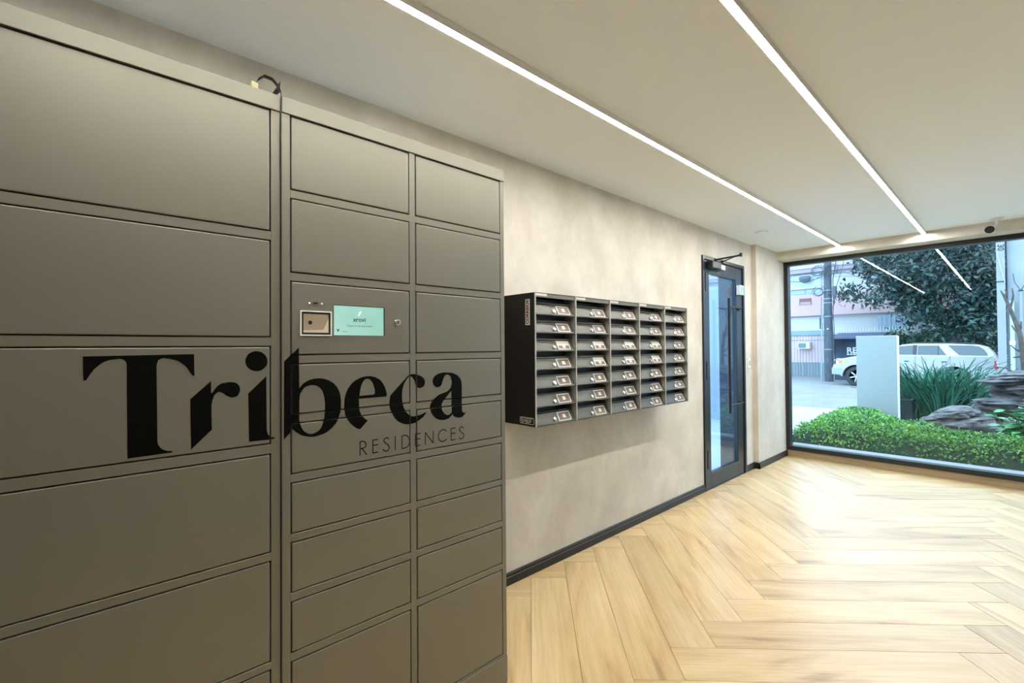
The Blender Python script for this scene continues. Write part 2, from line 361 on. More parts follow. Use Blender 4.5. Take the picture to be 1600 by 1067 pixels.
# ------------------------------------------------------------------ parcel lockers
GL = json.loads('''{"G":{"T":[[[0.001,1.338],[0.209,1.34],[0.21,1.285],[0.206,1.285],[0.204,1.289],[0.201,1.293],[0.198,1.299],[0.195,1.304],[0.192,1.309],[0.189,1.312],[0.185,1.316],[0.182,1.319],[0.178,1.322],[0.174,1.324],[0.17,1.326],[0.165,1.327],[0.16,1.329],[0.156,1.33],[0.152,1.33],[0.149,1.331],[0.147,1.331],[0.145,1.331],[0.143,1.33],[0.142,1.33],[0.14,1.329],[0.139,1.328],[0.137,1.327],[0.136,1.325],[0.135,1.324],[0.135,1.322],[0.134,1.319],[0.134,1.317],[0.134,1.315],[0.133,1.313],[0.135,1.131],[0.135,1.129],[0.135,1.127],[0.136,1.125],[0.136,1.122],[0.137,1.12],[0.138,1.118],[0.139,1.116],[0.14,1.114],[0.142,1.112],[0.143,1.11],[0.145,1.109],[0.147,1.107],[0.149,1.106],[0.151,1.105],[0.153,1.104],[0.155,1.103],[0.158,1.103],[0.161,1.102],[0.163,1.102],[0.165,1.101],[0.164,1.098],[0.079,1.097],[0.077,1.314],[0.077,1.315],[0.077,1.317],[0.077,1.319],[0.076,1.321],[0.076,1.323],[0.075,1.324],[0.074,1.326],[0.073,1.327],[0.072,1.328],[0.071,1.329],[0.069,1.33],[0.068,1.33],[0.066,1.331],[0.064,1.331],[0.061,1.331],[0.058,1.33],[0.053,1.33],[0.049,1.329],[0.044,1.328],[0.04,1.326],[0.036,1.324],[0.032,1.321],[0.028,1.317],[0.025,1.314],[0.022,1.311],[0.019,1.307],[0.017,1.303],[0.014,1.299],[0.013,1.296],[0.011,1.293],[0.01,1.29],[0.008,1.288],[0.008,1.286],[0.007,1.285],[0.006,1.284],[0.002,1.284]]],"r":[[[0.246,1.27],[0.246,1.239],[0.249,1.239],[0.25,1.241],[0.252,1.244],[0.254,1.248],[0.256,1.251],[0.258,1.253],[0.26,1.256],[0.262,1.257],[0.264,1.259],[0.266,1.26],[0.269,1.262],[0.272,1.263],[0.276,1.263],[0.28,1.264],[0.284,1.264],[0.288,1.265],[0.291,1.264],[0.295,1.264],[0.299,1.263],[0.302,1.262],[0.305,1.26],[0.307,1.258],[0.308,1.256],[0.31,1.254],[0.311,1.251],[0.312,1.249],[0.312,1.246],[0.313,1.244],[0.313,1.242],[0.312,1.24],[0.312,1.238],[0.311,1.235],[0.31,1.233],[0.309,1.231],[0.308,1.228],[0.306,1.227],[0.304,1.225],[0.301,1.224],[0.298,1.224],[0.295,1.223],[0.293,1.223],[0.29,1.224],[0.288,1.225],[0.285,1.226],[0.283,1.228],[0.281,1.229],[0.279,1.23],[0.277,1.232],[0.276,1.234],[0.274,1.235],[0.273,1.236],[0.271,1.237],[0.27,1.238],[0.268,1.239],[0.267,1.239],[0.266,1.24],[0.264,1.24],[0.262,1.24],[0.261,1.239],[0.259,1.239],[0.258,1.237],[0.256,1.236],[0.255,1.234],[0.253,1.232],[0.252,1.229],[0.251,1.226],[0.25,1.223],[0.249,1.219],[0.248,1.215],[0.248,1.212],[0.247,1.208],[0.247,1.204],[0.247,1.2],[0.247,1.195],[0.247,1.192],[0.247,1.189],[0.248,1.144],[0.203,1.099],[0.201,1.226]]],"i":[[[0.38,1.318],[0.38,1.316],[0.38,1.313],[0.379,1.311],[0.379,1.309],[0.378,1.307],[0.377,1.305],[0.376,1.303],[0.375,1.302],[0.373,1.3],[0.372,1.298],[0.37,1.297],[0.368,1.296],[0.367,1.294],[0.365,1.293],[0.363,1.293],[0.361,1.292],[0.358,1.291],[0.356,1.291],[0.354,1.291],[0.352,1.291],[0.35,1.291],[0.348,1.291],[0.346,1.292],[0.343,1.293],[0.341,1.293],[0.34,1.294],[0.338,1.296],[0.336,1.297],[0.334,1.298],[0.333,1.3],[0.331,1.301],[0.33,1.303],[0.329,1.305],[0.328,1.307],[0.327,1.309],[0.326,1.311],[0.326,1.313],[0.325,1.315],[0.325,1.317],[0.325,1.319],[0.325,1.321],[0.325,1.323],[0.326,1.325],[0.326,1.328],[0.327,1.329],[0.328,1.331],[0.329,1.333],[0.33,1.335],[0.331,1.337],[0.333,1.338],[0.334,1.34],[0.336,1.341],[0.338,1.342],[0.34,1.343],[0.341,1.344],[0.343,1.345],[0.346,1.345],[0.348,1.346],[0.35,1.346],[0.352,1.346],[0.354,1.346],[0.356,1.346],[0.358,1.345],[0.361,1.344],[0.363,1.344],[0.365,1.343],[0.367,1.342],[0.368,1.34],[0.37,1.339],[0.372,1.338],[0.373,1.336],[0.375,1.334],[0.376,1.332],[0.377,1.33],[0.378,1.328],[0.379,1.326],[0.379,1.324],[0.38,1.322],[0.38,1.32]],[[0.377,1.276],[0.378,1.128],[0.378,1.126],[0.379,1.124],[0.379,1.121],[0.38,1.118],[0.381,1.115],[0.382,1.113],[0.384,1.111],[0.386,1.109],[0.388,1.107],[0.389,1.106],[0.401,1.102],[0.396,1.099],[0.334,1.1],[0.332,1.231]]],"b":[[[0.463,1.355],[0.464,1.237],[0.466,1.239],[0.467,1.241],[0.47,1.244],[0.472,1.247],[0.475,1.25],[0.478,1.252],[0.481,1.254],[0.485,1.256],[0.489,1.258],[0.493,1.26],[0.498,1.261],[0.503,1.262],[0.508,1.263],[0.514,1.263],[0.519,1.263],[0.524,1.263],[0.53,1.262],[0.535,1.261],[0.541,1.259],[0.546,1.257],[0.551,1.255],[0.555,1.252],[0.56,1.249],[0.564,1.246],[0.568,1.242],[0.571,1.238],[0.575,1.234],[0.577,1.229],[0.58,1.224],[0.582,1.219],[0.584,1.213],[0.585,1.207],[0.586,1.2],[0.587,1.194],[0.587,1.188],[0.587,1.182],[0.587,1.177],[0.587,1.171],[0.587,1.166],[0.586,1.16],[0.585,1.155],[0.583,1.149],[0.581,1.144],[0.579,1.138],[0.577,1.134],[0.575,1.129],[0.572,1.125],[0.569,1.121],[0.565,1.117],[0.562,1.113],[0.558,1.11],[0.554,1.107],[0.549,1.103],[0.545,1.101],[0.54,1.098],[0.535,1.096],[0.53,1.095],[0.525,1.094],[0.521,1.093],[0.516,1.092],[0.512,1.092],[0.507,1.091],[0.503,1.091],[0.499,1.092],[0.495,1.092],[0.491,1.093],[0.487,1.094],[0.483,1.095],[0.479,1.096],[0.475,1.098],[0.471,1.099],[0.467,1.102],[0.464,1.104],[0.46,1.107],[0.457,1.109],[0.454,1.112],[0.451,1.114],[0.449,1.117],[0.446,1.119],[0.445,1.121],[0.437,1.109],[0.422,1.094],[0.423,1.316]],[[0.503,1.244],[0.505,1.243],[0.508,1.243],[0.511,1.242],[0.514,1.241],[0.516,1.24],[0.519,1.238],[0.521,1.236],[0.524,1.234],[0.526,1.231],[0.528,1.228],[0.53,1.225],[0.532,1.221],[0.533,1.217],[0.534,1.213],[0.535,1.209],[0.536,1.204],[0.537,1.199],[0.537,1.194],[0.538,1.189],[0.538,1.184],[0.538,1.178],[0.538,1.172],[0.538,1.166],[0.538,1.16],[0.537,1.154],[0.537,1.149],[0.536,1.143],[0.535,1.138],[0.533,1.132],[0.532,1.128],[0.53,1.123],[0.529,1.12],[0.527,1.116],[0.525,1.113],[0.523,1.11],[0.52,1.108],[0.517,1.106],[0.514,1.104],[0.511,1.103],[0.508,1.102],[0.505,1.101],[0.502,1.1],[0.5,1.1],[0.497,1.1],[0.494,1.101],[0.491,1.102],[0.488,1.103],[0.485,1.105],[0.482,1.107],[0.48,1.109],[0.477,1.111],[0.475,1.114],[0.473,1.117],[0.471,1.121],[0.47,1.124],[0.468,1.128],[0.467,1.132],[0.466,1.136],[0.465,1.141],[0.464,1.146],[0.464,1.152],[0.464,1.158],[0.464,1.165],[0.464,1.171],[0.464,1.177],[0.464,1.183],[0.464,1.189],[0.464,1.194],[0.464,1.199],[0.464,1.204],[0.465,1.208],[0.465,1.212],[0.465,1.215],[0.466,1.218],[0.467,1.222],[0.469,1.225],[0.471,1.228],[0.473,1.231],[0.475,1.234],[0.477,1.237],[0.48,1.239],[0.482,1.24],[0.485,1.241],[0.488,1.242],[0.49,1.243],[0.493,1.243],[0.495,1.244],[0.498,1.244],[0.5,1.244]]],"e":[[[0.74,1.192],[0.74,1.194],[0.741,1.197],[0.741,1.201],[0.74,1.205],[0.739,1.209],[0.738,1.214],[0.736,1.219],[0.734,1.224],[0.731,1.229],[0.729,1.234],[0.726,1.237],[0.724,1.241],[0.721,1.244],[0.718,1.247],[0.715,1.25],[0.711,1.252],[0.708,1.254],[0.704,1.256],[0.7,1.258],[0.696,1.259],[0.692,1.26],[0.688,1.261],[0.684,1.262],[0.68,1.262],[0.676,1.262],[0.672,1.262],[0.667,1.262],[0.663,1.261],[0.658,1.261],[0.654,1.259],[0.649,1.258],[0.645,1.256],[0.64,1.254],[0.636,1.252],[0.632,1.25],[0.628,1.247],[0.624,1.244],[0.621,1.241],[0.618,1.238],[0.615,1.234],[0.612,1.23],[0.609,1.226],[0.607,1.222],[0.605,1.217],[0.603,1.212],[0.601,1.207],[0.6,1.202],[0.599,1.197],[0.598,1.191],[0.598,1.186],[0.597,1.181],[0.597,1.176],[0.597,1.171],[0.597,1.166],[0.598,1.161],[0.599,1.157],[0.6,1.152],[0.601,1.147],[0.602,1.143],[0.604,1.138],[0.606,1.134],[0.608,1.13],[0.611,1.126],[0.614,1.122],[0.616,1.118],[0.62,1.115],[0.623,1.111],[0.627,1.108],[0.63,1.105],[0.634,1.102],[0.637,1.1],[0.64,1.098],[0.644,1.097],[0.646,1.096],[0.648,1.095],[0.674,1.12],[0.672,1.122],[0.67,1.123],[0.667,1.125],[0.664,1.128],[0.661,1.13],[0.659,1.133],[0.657,1.135],[0.655,1.138],[0.653,1.141],[0.651,1.145],[0.65,1.148],[0.648,1.152],[0.647,1.156],[0.646,1.161],[0.646,1.165],[0.645,1.171],[0.645,1.177],[0.645,1.183],[0.644,1.188],[0.644,1.192]],[[0.646,1.201],[0.647,1.203],[0.647,1.207],[0.648,1.211],[0.648,1.215],[0.649,1.219],[0.65,1.223],[0.651,1.227],[0.652,1.231],[0.653,1.235],[0.655,1.238],[0.656,1.241],[0.658,1.244],[0.66,1.247],[0.662,1.249],[0.664,1.251],[0.666,1.253],[0.668,1.253],[0.67,1.254],[0.672,1.254],[0.674,1.254],[0.676,1.253],[0.678,1.253],[0.68,1.252],[0.682,1.251],[0.684,1.249],[0.686,1.247],[0.688,1.244],[0.69,1.242],[0.691,1.239],[0.693,1.236],[0.694,1.233],[0.695,1.23],[0.696,1.226],[0.697,1.223],[0.698,1.22],[0.699,1.218],[0.699,1.216],[0.699,1.214],[0.699,1.212],[0.699,1.21],[0.699,1.208],[0.698,1.206],[0.697,1.204],[0.696,1.203],[0.695,1.202]]],"c":[[[0.754,1.194],[0.824,1.26],[0.826,1.26],[0.829,1.261],[0.833,1.261],[0.836,1.262],[0.84,1.262],[0.844,1.262],[0.848,1.261],[0.852,1.26],[0.856,1.259],[0.86,1.258],[0.863,1.257],[0.867,1.255],[0.87,1.254],[0.873,1.253],[0.876,1.251],[0.878,1.249],[0.881,1.247],[0.883,1.244],[0.884,1.242],[0.886,1.24],[0.887,1.237],[0.887,1.235],[0.888,1.233],[0.888,1.23],[0.888,1.228],[0.887,1.225],[0.886,1.223],[0.885,1.221],[0.884,1.218],[0.882,1.217],[0.88,1.215],[0.877,1.214],[0.874,1.213],[0.871,1.212],[0.869,1.212],[0.867,1.212],[0.865,1.212],[0.862,1.212],[0.861,1.213],[0.859,1.213],[0.857,1.215],[0.856,1.216],[0.854,1.218],[0.853,1.22],[0.852,1.222],[0.851,1.224],[0.85,1.227],[0.849,1.23],[0.848,1.233],[0.847,1.236],[0.846,1.238],[0.845,1.241],[0.843,1.243],[0.842,1.245],[0.841,1.246],[0.84,1.248],[0.838,1.25],[0.836,1.251],[0.835,1.252],[0.833,1.253],[0.831,1.253],[0.83,1.254],[0.828,1.254],[0.826,1.253],[0.824,1.253],[0.822,1.251],[0.819,1.249],[0.817,1.246],[0.814,1.243],[0.812,1.24],[0.81,1.237],[0.807,1.233],[0.805,1.229],[0.803,1.225],[0.802,1.22],[0.8,1.216],[0.799,1.211],[0.798,1.206],[0.798,1.201],[0.797,1.196],[0.797,1.191],[0.797,1.185],[0.797,1.18],[0.798,1.174],[0.798,1.169],[0.799,1.164],[0.801,1.16],[0.802,1.156],[0.804,1.152],[0.805,1.148],[0.807,1.145],[0.808,1.142],[0.81,1.139],[0.812,1.136],[0.814,1.133],[0.816,1.13],[0.819,1.127],[0.821,1.125],[0.824,1.122],[0.827,1.12],[0.829,1.119],[0.832,1.118],[0.834,1.117],[0.837,1.116],[0.839,1.116],[0.842,1.116],[0.845,1.116],[0.849,1.116],[0.852,1.116],[0.855,1.116],[0.859,1.117],[0.862,1.117],[0.866,1.118],[0.87,1.119],[0.874,1.12],[0.878,1.121],[0.883,1.123],[0.888,1.124],[0.893,1.125],[0.896,1.126],[0.893,1.124],[0.89,1.12],[0.886,1.116],[0.883,1.112],[0.879,1.109],[0.876,1.107],[0.873,1.105],[0.869,1.103],[0.866,1.101],[0.863,1.099],[0.859,1.098],[0.856,1.096],[0.852,1.095],[0.848,1.093],[0.845,1.092],[0.841,1.092],[0.836,1.091],[0.832,1.091],[0.828,1.091],[0.824,1.091],[0.82,1.091],[0.816,1.091],[0.812,1.092],[0.808,1.093],[0.804,1.094],[0.799,1.096],[0.794,1.098],[0.79,1.101],[0.785,1.103],[0.781,1.106],[0.778,1.109],[0.775,1.112],[0.772,1.116],[0.769,1.119],[0.767,1.123],[0.764,1.127],[0.761,1.132],[0.759,1.137],[0.757,1.142],[0.755,1.146],[0.753,1.151],[0.752,1.156],[0.751,1.161],[0.751,1.166],[0.75,1.171],[0.751,1.176],[0.752,1.182],[0.753,1.187],[0.754,1.191]]],"a":[[[0.98,1.261],[0.985,1.261],[0.991,1.26],[0.996,1.26],[1.002,1.259],[1.007,1.258],[1.012,1.256],[1.017,1.254],[1.022,1.252],[1.027,1.249],[1.031,1.247],[1.034,1.244],[1.037,1.241],[1.04,1.237],[1.042,1.234],[1.044,1.23],[1.046,1.226],[1.047,1.22],[1.047,1.215],[1.048,1.211],[1.048,1.208],[1.048,1.123],[1.048,1.121],[1.048,1.119],[1.049,1.115],[1.05,1.112],[1.051,1.11],[1.052,1.109],[1.054,1.108],[1.056,1.107],[1.057,1.107],[1.059,1.107],[1.06,1.107],[1.062,1.107],[1.064,1.107],[1.065,1.108],[1.067,1.108],[1.065,1.106],[1.064,1.104],[1.062,1.102],[1.059,1.1],[1.057,1.098],[1.055,1.096],[1.053,1.095],[1.05,1.093],[1.048,1.092],[1.045,1.091],[1.042,1.091],[1.039,1.091],[1.036,1.091],[1.033,1.091],[1.03,1.091],[1.027,1.092],[1.024,1.093],[1.021,1.094],[1.018,1.095],[1.016,1.096],[1.014,1.097],[1.013,1.098],[1.011,1.099],[1.01,1.1],[1.009,1.101],[1.008,1.103],[1.007,1.104],[1.006,1.105],[1.005,1.106],[1.004,1.107],[1.003,1.105],[1.0,1.102],[0.997,1.1],[0.994,1.097],[0.991,1.095],[0.988,1.093],[0.984,1.092],[0.981,1.091],[0.977,1.09],[0.973,1.09],[0.97,1.09],[0.967,1.089],[0.963,1.089],[0.96,1.09],[0.956,1.09],[0.952,1.091],[0.948,1.092],[0.944,1.093],[0.94,1.095],[0.936,1.097],[0.933,1.099],[0.929,1.102],[0.926,1.105],[0.923,1.109],[0.92,1.112],[0.917,1.115],[0.915,1.119],[0.913,1.122],[0.912,1.126],[0.91,1.129],[0.909,1.133],[0.909,1.136],[0.909,1.139],[0.909,1.143],[0.909,1.146],[0.91,1.149],[0.911,1.151],[0.913,1.154],[0.914,1.157],[0.916,1.159],[0.918,1.162],[0.919,1.164],[0.921,1.166],[0.923,1.168],[0.926,1.17],[0.929,1.172],[0.933,1.175],[0.937,1.177],[0.941,1.18],[0.945,1.182],[0.95,1.184],[0.956,1.185],[0.961,1.187],[0.967,1.188],[0.971,1.189],[0.975,1.19],[0.978,1.191],[0.981,1.192],[0.983,1.193],[0.986,1.194],[0.988,1.196],[0.991,1.198],[0.994,1.201],[0.996,1.203],[0.998,1.206],[0.999,1.209],[1.0,1.212],[1.001,1.216],[1.002,1.219],[1.002,1.223],[1.002,1.226],[1.002,1.23],[1.001,1.233],[1.0,1.237],[0.999,1.24],[0.998,1.242],[0.997,1.245],[0.995,1.247],[0.994,1.248],[0.992,1.25],[0.99,1.251],[0.988,1.252],[0.986,1.253],[0.984,1.253],[0.982,1.253],[0.98,1.253],[0.978,1.253],[0.975,1.252],[0.973,1.251],[0.972,1.25],[0.97,1.248],[0.969,1.246],[0.968,1.244],[0.966,1.241],[0.965,1.239],[0.964,1.236],[0.963,1.233],[0.962,1.23],[0.961,1.228],[0.96,1.225],[0.959,1.222],[0.958,1.22],[0.957,1.218],[0.956,1.216],[0.954,1.214],[0.952,1.213],[0.95,1.212],[0.948,1.211],[0.945,1.21],[0.943,1.21],[0.941,1.21],[0.938,1.21],[0.936,1.21],[0.934,1.211],[0.932,1.212],[0.929,1.214],[0.927,1.216],[0.925,1.218],[0.923,1.22],[0.922,1.222],[0.921,1.225],[0.92,1.227],[0.92,1.229],[0.92,1.232],[0.92,1.234],[0.92,1.237],[0.921,1.239],[0.922,1.242],[0.923,1.245],[0.925,1.247],[0.927,1.249],[0.93,1.251],[0.933,1.253],[0.937,1.255],[0.94,1.257],[0.944,1.258],[0.948,1.259],[0.952,1.26],[0.956,1.261],[0.96,1.261],[0.964,1.262],[0.968,1.262],[0.972,1.262],[0.976,1.261]],[[1.0,1.193],[1.002,1.118],[1.002,1.117],[1.001,1.115],[1.0,1.113],[0.999,1.111],[0.997,1.11],[0.995,1.109],[0.992,1.107],[0.989,1.106],[0.985,1.106],[0.982,1.106],[0.979,1.107],[0.976,1.108],[0.973,1.11],[0.97,1.112],[0.968,1.114],[0.966,1.116],[0.964,1.119],[0.962,1.121],[0.961,1.124],[0.959,1.127],[0.958,1.13],[0.958,1.133],[0.957,1.136],[0.957,1.138],[0.957,1.141],[0.958,1.144],[0.958,1.147],[0.959,1.15],[0.961,1.152],[0.962,1.155],[0.965,1.158],[0.967,1.161],[0.97,1.164],[0.973,1.167],[0.977,1.171],[0.981,1.175],[0.987,1.18],[0.992,1.186],[0.997,1.19]]]},"st":[[[0.648,1.013],[0.648,1.056],[0.657,1.056],[0.664,1.053],[0.668,1.045],[0.666,1.037],[0.659,1.034],[0.65,1.034]],[[0.654,1.034],[0.67,1.012]],[[0.709,1.055],[0.691,1.055],[0.691,1.013],[0.709,1.014]],[[0.691,1.038],[0.709,1.038]],[[0.747,1.051],[0.743,1.056],[0.737,1.056],[0.731,1.053],[0.729,1.047],[0.734,1.04],[0.743,1.034],[0.748,1.027],[0.749,1.02],[0.744,1.013],[0.737,1.012],[0.73,1.015],[0.727,1.02]],[[0.771,1.056],[0.771,1.012]],[[0.796,1.012],[0.796,1.054],[0.807,1.056],[0.818,1.051],[0.824,1.04],[0.826,1.03],[0.822,1.019],[0.813,1.013],[0.803,1.012],[0.796,1.012]],[[0.868,1.054],[0.849,1.054],[0.849,1.012],[0.867,1.013]],[[0.849,1.036],[0.867,1.036]],[[0.888,1.012],[0.888,1.054],[0.92,1.013],[0.921,1.055]],[[0.976,1.049],[0.968,1.055],[0.959,1.055],[0.948,1.049],[0.942,1.038],[0.943,1.025],[0.951,1.015],[0.961,1.012],[0.972,1.015],[0.977,1.019]],[[1.017,1.054],[0.998,1.055],[0.998,1.012],[1.016,1.012]],[[0.998,1.036],[1.017,1.036]],[[1.054,1.05],[1.048,1.055],[1.04,1.054],[1.035,1.047],[1.038,1.041],[1.047,1.033],[1.056,1.026],[1.056,1.018],[1.049,1.011],[1.041,1.01],[1.035,1.017]]]}''')
XL = 0.568
ROWS = [(1.815, 2.0248), (1.575, 1.785), (1.336, 1.545), (1.165, 1.306), (0.994, 1.135), (0.823, 0.964), (0.656, 0.794), (0.486, 0.626), (0.123, 0.456)]
ROWS_L = [(1.686, 2.0248), (1.387, 1.655), (1.089, 1.357), (0.787, 1.056), (0.486, 0.758), (0.187, 0.458)]
GAP = 0.0035
def glyph_pieces():
    out = []
    for k, loops in GL['G'].items():
        if k == 'i': out += [curve_bm([lp]) for lp in loops]
        else: out.append(curve_bm(loops))
    # thin strokes of the second line
    k = 0; w = 0.0021
    for cnt in (2, 2, 1, 1, 1, 2, 1, 1, 2, 1):
        bm = bmesh.new()
        for a, b in [q for st in GL['st'][k:k+cnt] for q in zip(st, st[1:])]:
            d = Vector((b[0]-a[0], b[1]-a[1])); ln = d.length or 1e-6; d /= ln; nn = Vector((-d.y, d.x))*w*0.75; e = d*w*0.4
            A = Vector(a)-e; Bv = Vector(b)+e
            vs = [bm.verts.new((p.x, p.y, 0.0003)) for p in (A+nn, A-nn, Bv-nn, Bv+nn)]
            bm.faces.new(vs)
        out.append(bm); k += cnt
    return out
def cut_pieces(doors, ylo, yhi):
    """split the lettering along the door gaps; returns (per-door bmeshes, frame bmesh)"""
    res = {i: [] for i in range(len(doors))}; frame = []
    ys = sorted({v for d in doors for v in (d[0], d[1], d[0]-GAP, d[1]+GAP)} | {ylo, yhi}); zs = sorted({v for d in doors for v in (d[2], d[3], d[2]-GAP, d[3]+GAP)})
    for bm in glyph_pieces():
        xs = [v.co.x for v in bm.verts]; hz = [v.co.y for v in bm.verts]
        if max(xs) < ylo or min(xs) > yhi: bm.free(); continue
        for y in ys:
            if min(xs) < y < max(xs): bmesh.ops.bisect_plane(bm, geom=bm.verts[:]+bm.edges[:]+bm.faces[:], plane_co=(y, 0, 0), plane_no=(1, 0, 0))
        for z in zs:
            if min(hz) < z < max(hz): bmesh.ops.bisect_plane(bm, geom=bm.verts[:]+bm.edges[:]+bm.faces[:], plane_co=(0, z, 0), plane_no=(0, 1, 0))
        for q in res.values(): q.append([])
        frame.append([])
        for f in bm.faces:
            c = f.calc_center_median()
            if not (ylo < c.x < yhi): continue
            co = [tuple(v.co) for v in f.verts]; done = False
            for i, d in enumerate(doors):
                if d[0]-GAP < c.x < d[1]+GAP and d[2]-GAP < c.y < d[3]+GAP:
                    if d[0] < c.x < d[1] and d[2] < c.y < d[3]: res[i][-1].append(co)
                    done = True; break
            if not done: frame[-1].append(co)
        bm.free()
    return res, frame
def faces_bm(faces, x):
    bm = bmesh.new()
    for co in faces: bm.faces.new([bm.verts.new((x + c[2] + 0.0004, c[0], c[1])) for c in co])
    bmesh.ops.remove_doubles(bm, verts=bm.verts, dist=0.00005)
    return bm
def locker(name, y0, y1, cols, rows, xf, label, plinth=0.112, top=2.075):
    t = empty(name, ((0.03+xf)/2, (y0+y1)/2, 0), label=label, category='locker', group='parcel locker cabinets')
    inv = Matrix.Translation(-t.location)
    doors = [(c0, c1, z0, z1) for c0, c1 in cols for z0, z1 in rows]
    bm = bmesh.new()
    box(bm, 0.03, y0, 0.0, xf-0.016, y0+0.0015, top); box(bm, 0.03, y1-0.0015, 0.0, xf-0.016, y1, top)
    box(bm, 0.03, y0+0.0015, top-0.0015, xf-0.016, y1-0.0015, top); box(bm, 0.03, y0+0.0015, 0.02, 0.032, y1-0.0015, top-0.0015)
    obj('casing', place(bm, inv), M['locker'], t)
    # front frame: stiles and rails around the openings
    bm = bmesh.new()
    ed = [y0] + [v for c in cols for v in (c[0]-GAP, c[1]+GAP)] + [y1]
    for a, b in zip(ed[::2], ed[1::2]): box(bm, xf-0.016, a, plinth, xf, b, 2.0285, 0.0008)
    for c0, c1 in cols:
        zr = [2.0285] + [v for r in rows for v in (r[1]+GAP, r[0]-GAP)] + [plinth]
        for a, b in zip(zr[::2], zr[1::2]):
            if a-b > 0.002: box(bm, xf-0.0158, c0-GAP-0.0005, b, xf-0.0001, c1+GAP+0.0005, a, 0.0008)
    fr = obj('front_frame', place(bm, inv), M['locker'], t)
    obj('header', place(B(xf-0.016, y0, 2.029, xf+0.004, y1, top, 0.0012), inv), M['locker'], t)
    obj('plinth', place(B(xf-0.016, y0, 0.0, xf+0.003, y1, plinth-0.001, 0.0012), inv), M['locker'], t)
    obj('inner_liner', place(B(xf-0.026, y0+0.003, 0.02, xf-0.0175, y1-0.003, 2.05), inv), M['locker_in'], t)
    dec, dfr = cut_pieces(doors, y0, y1)
    out = []
    for i, (c0, c1, z0, z1) in enumerate(doors):
        d = obj('locker_door', place(B(xf-0.014, c0, z0, xf+0.0008, c1, z1, 0.0024, 2), inv), M['locker'], t)
        for q in dec[i]:
            if q: obj('letter', place(faces_bm(q, xf+0.0008), inv), M['vinyl'], d)
        out.append(d)
    for q in dfr:
        if q: obj('letter', place(faces_bm(q, xf), inv), M['vinyl'], t)
    return t, out, inv
locker('parcel_locker_cabinet', -0.435, 0.4135, [(-0.405, 0.386)], ROWS_L, XL,
       'taupe steel parcel locker cabinet with one column of wide doors, nearest the camera')
rc, rd, inv = locker('parcel_locker_cabinet', 0.417, 1.267, [(0.4435, 0.826), (0.8555, 1.243)], ROWS, XL+0.003,
       'taupe steel parcel locker cabinet with two columns of doors and a lit touchscreen')
pn = rd[2]; xp = XL+0.0042
# terminal door: screen, card reader, slot, lock
def scr_mat():
    m, n, l, b = new_mat('screen_mint')
    tc = n.new('ShaderNodeTexCoord'); gr = n.new('ShaderNodeTexNoise'); gr.inputs['Scale'].default_value = 6
    rp = n.new('ShaderNodeValToRGB'); rp.color_ramp.elements[0].color = (0.37, 0.74, 0.60, 1); rp.color_ramp.elements[1].color = (0.55, 0.90, 0.78, 1)
    rp.color_ramp.elements[0].position = 0.35; rp.color_ramp.elements[1].position = 0.7
    l.new(tc.outputs['Object'], gr.inputs[0]); l.new(gr.outputs['Fac'], rp.inputs[0]); l.new(rp.outputs[0], b.inputs['Emission Color'])
    b.inputs['Base Color'].default_value = (0.02, 0.02, 0.02, 1); b.inputs['Roughness'].default_value = 0.25; b.inputs['Emission Strength'].default_value = 0.85
    return m
sc = obj('touchscreen', place(B(xp-0.002, 0.566, 1.3925, xp+0.0008, 0.730, 1.484), inv), scr_mat(), pn)
bm = bmesh.new(); box(bm, xp-0.002, 0.730, 1.392, xp+0.001, 0.734, 1.484); box(bm, xp-0.002, 0.563, 1.4842, xp+0.001, 0.734, 1.486)
obj('screen_bezel', place(bm, inv), M['black_plastic'], pn)
dk = mat('screen_ink', (0.02, 0.05, 0.09), 0.6); gk = mat('screen_grey_ink', (0.10, 0.25, 0.22), 0.6); wk = mat('screen_white', (0.8, 0.9, 0.88), 0.5, emis=(0.8, 1, 0.95), es=0.9)
def scr_text(s, size, y, z, m, bold=0.0, align='CENTER'):
    bm = text_bm(s, size, 0.00005, bold, align=align); place(bm, Matrix.Translation((xp+0.00095, y, z)) @ ON_X); obj('screen_text', place(bm, inv), m, sc)
scr_text('xrovi', 0.020, 0.647, 1.442, dk, 0.0004); scr_text('Toque na tela para iniciar', 0.0082, 0.648, 1.4225, gk, 0.0001)
scr_text('Tribeca', 0.0068, 0.588, 1.4045, gk, align='LEFT'); scr_text('V', 0.011, 0.578, 1.407, dk, 0.0008)
bm = bmesh.new(); prism(bm, [(0.642, 1.455), (0.645, 1.455), (0.651, 1.461), (0.648, 1.4615), (0.655, 1.469), (0.651, 1.469), (0.644, 1.4625), (0.648, 1.462)], 'x', xp+0.0009, xp+0.001)
obj('screen_emblem', place(bm, inv), wk, sc)
bm = bmesh.new()
box(bm, xp-0.004, 0.466, 1.390, xp+0.004, 0.4695, 1.464); box(bm, xp-0.004, 0.5545, 1.390, xp+0.004, 0.558, 1.464)
box(bm, xp-0.004, 0.4695, 1.4605, xp+0.004, 0.5545, 1.464); box(bm, xp-0.004, 0.4695, 1.390, xp+0.004, 0.5545, 1.3935)
rdv = obj('camera_window', place(bm, inv), M['white'], pn)
bm = bmesh.new()
box(bm, xp-0.003, 0.4695, 1.3935, xp+0.001, 0.4755, 1.4605); box(bm, xp-0.003, 0.549, 1.3935, xp+0.001, 0.5545, 1.4605)
box(bm, xp-0.003, 0.4755, 1.4545, xp+0.001, 0.549, 1.4605); box(bm, xp-0.003, 0.4755, 1.3935, xp+0.001, 0.549, 1.3995)
obj('camera_gasket', place(bm, inv), M['black_plastic'], pn)
bm = bmesh.new(); box(bm, xp-0.002, 0.4755, 1.3995, xp+0.0006, 0.549, 1.4545)
obj('camera_plate', place(bm, inv), mat('taupe_plate', (0.36, 0.29, 0.21), 0.4), pn)
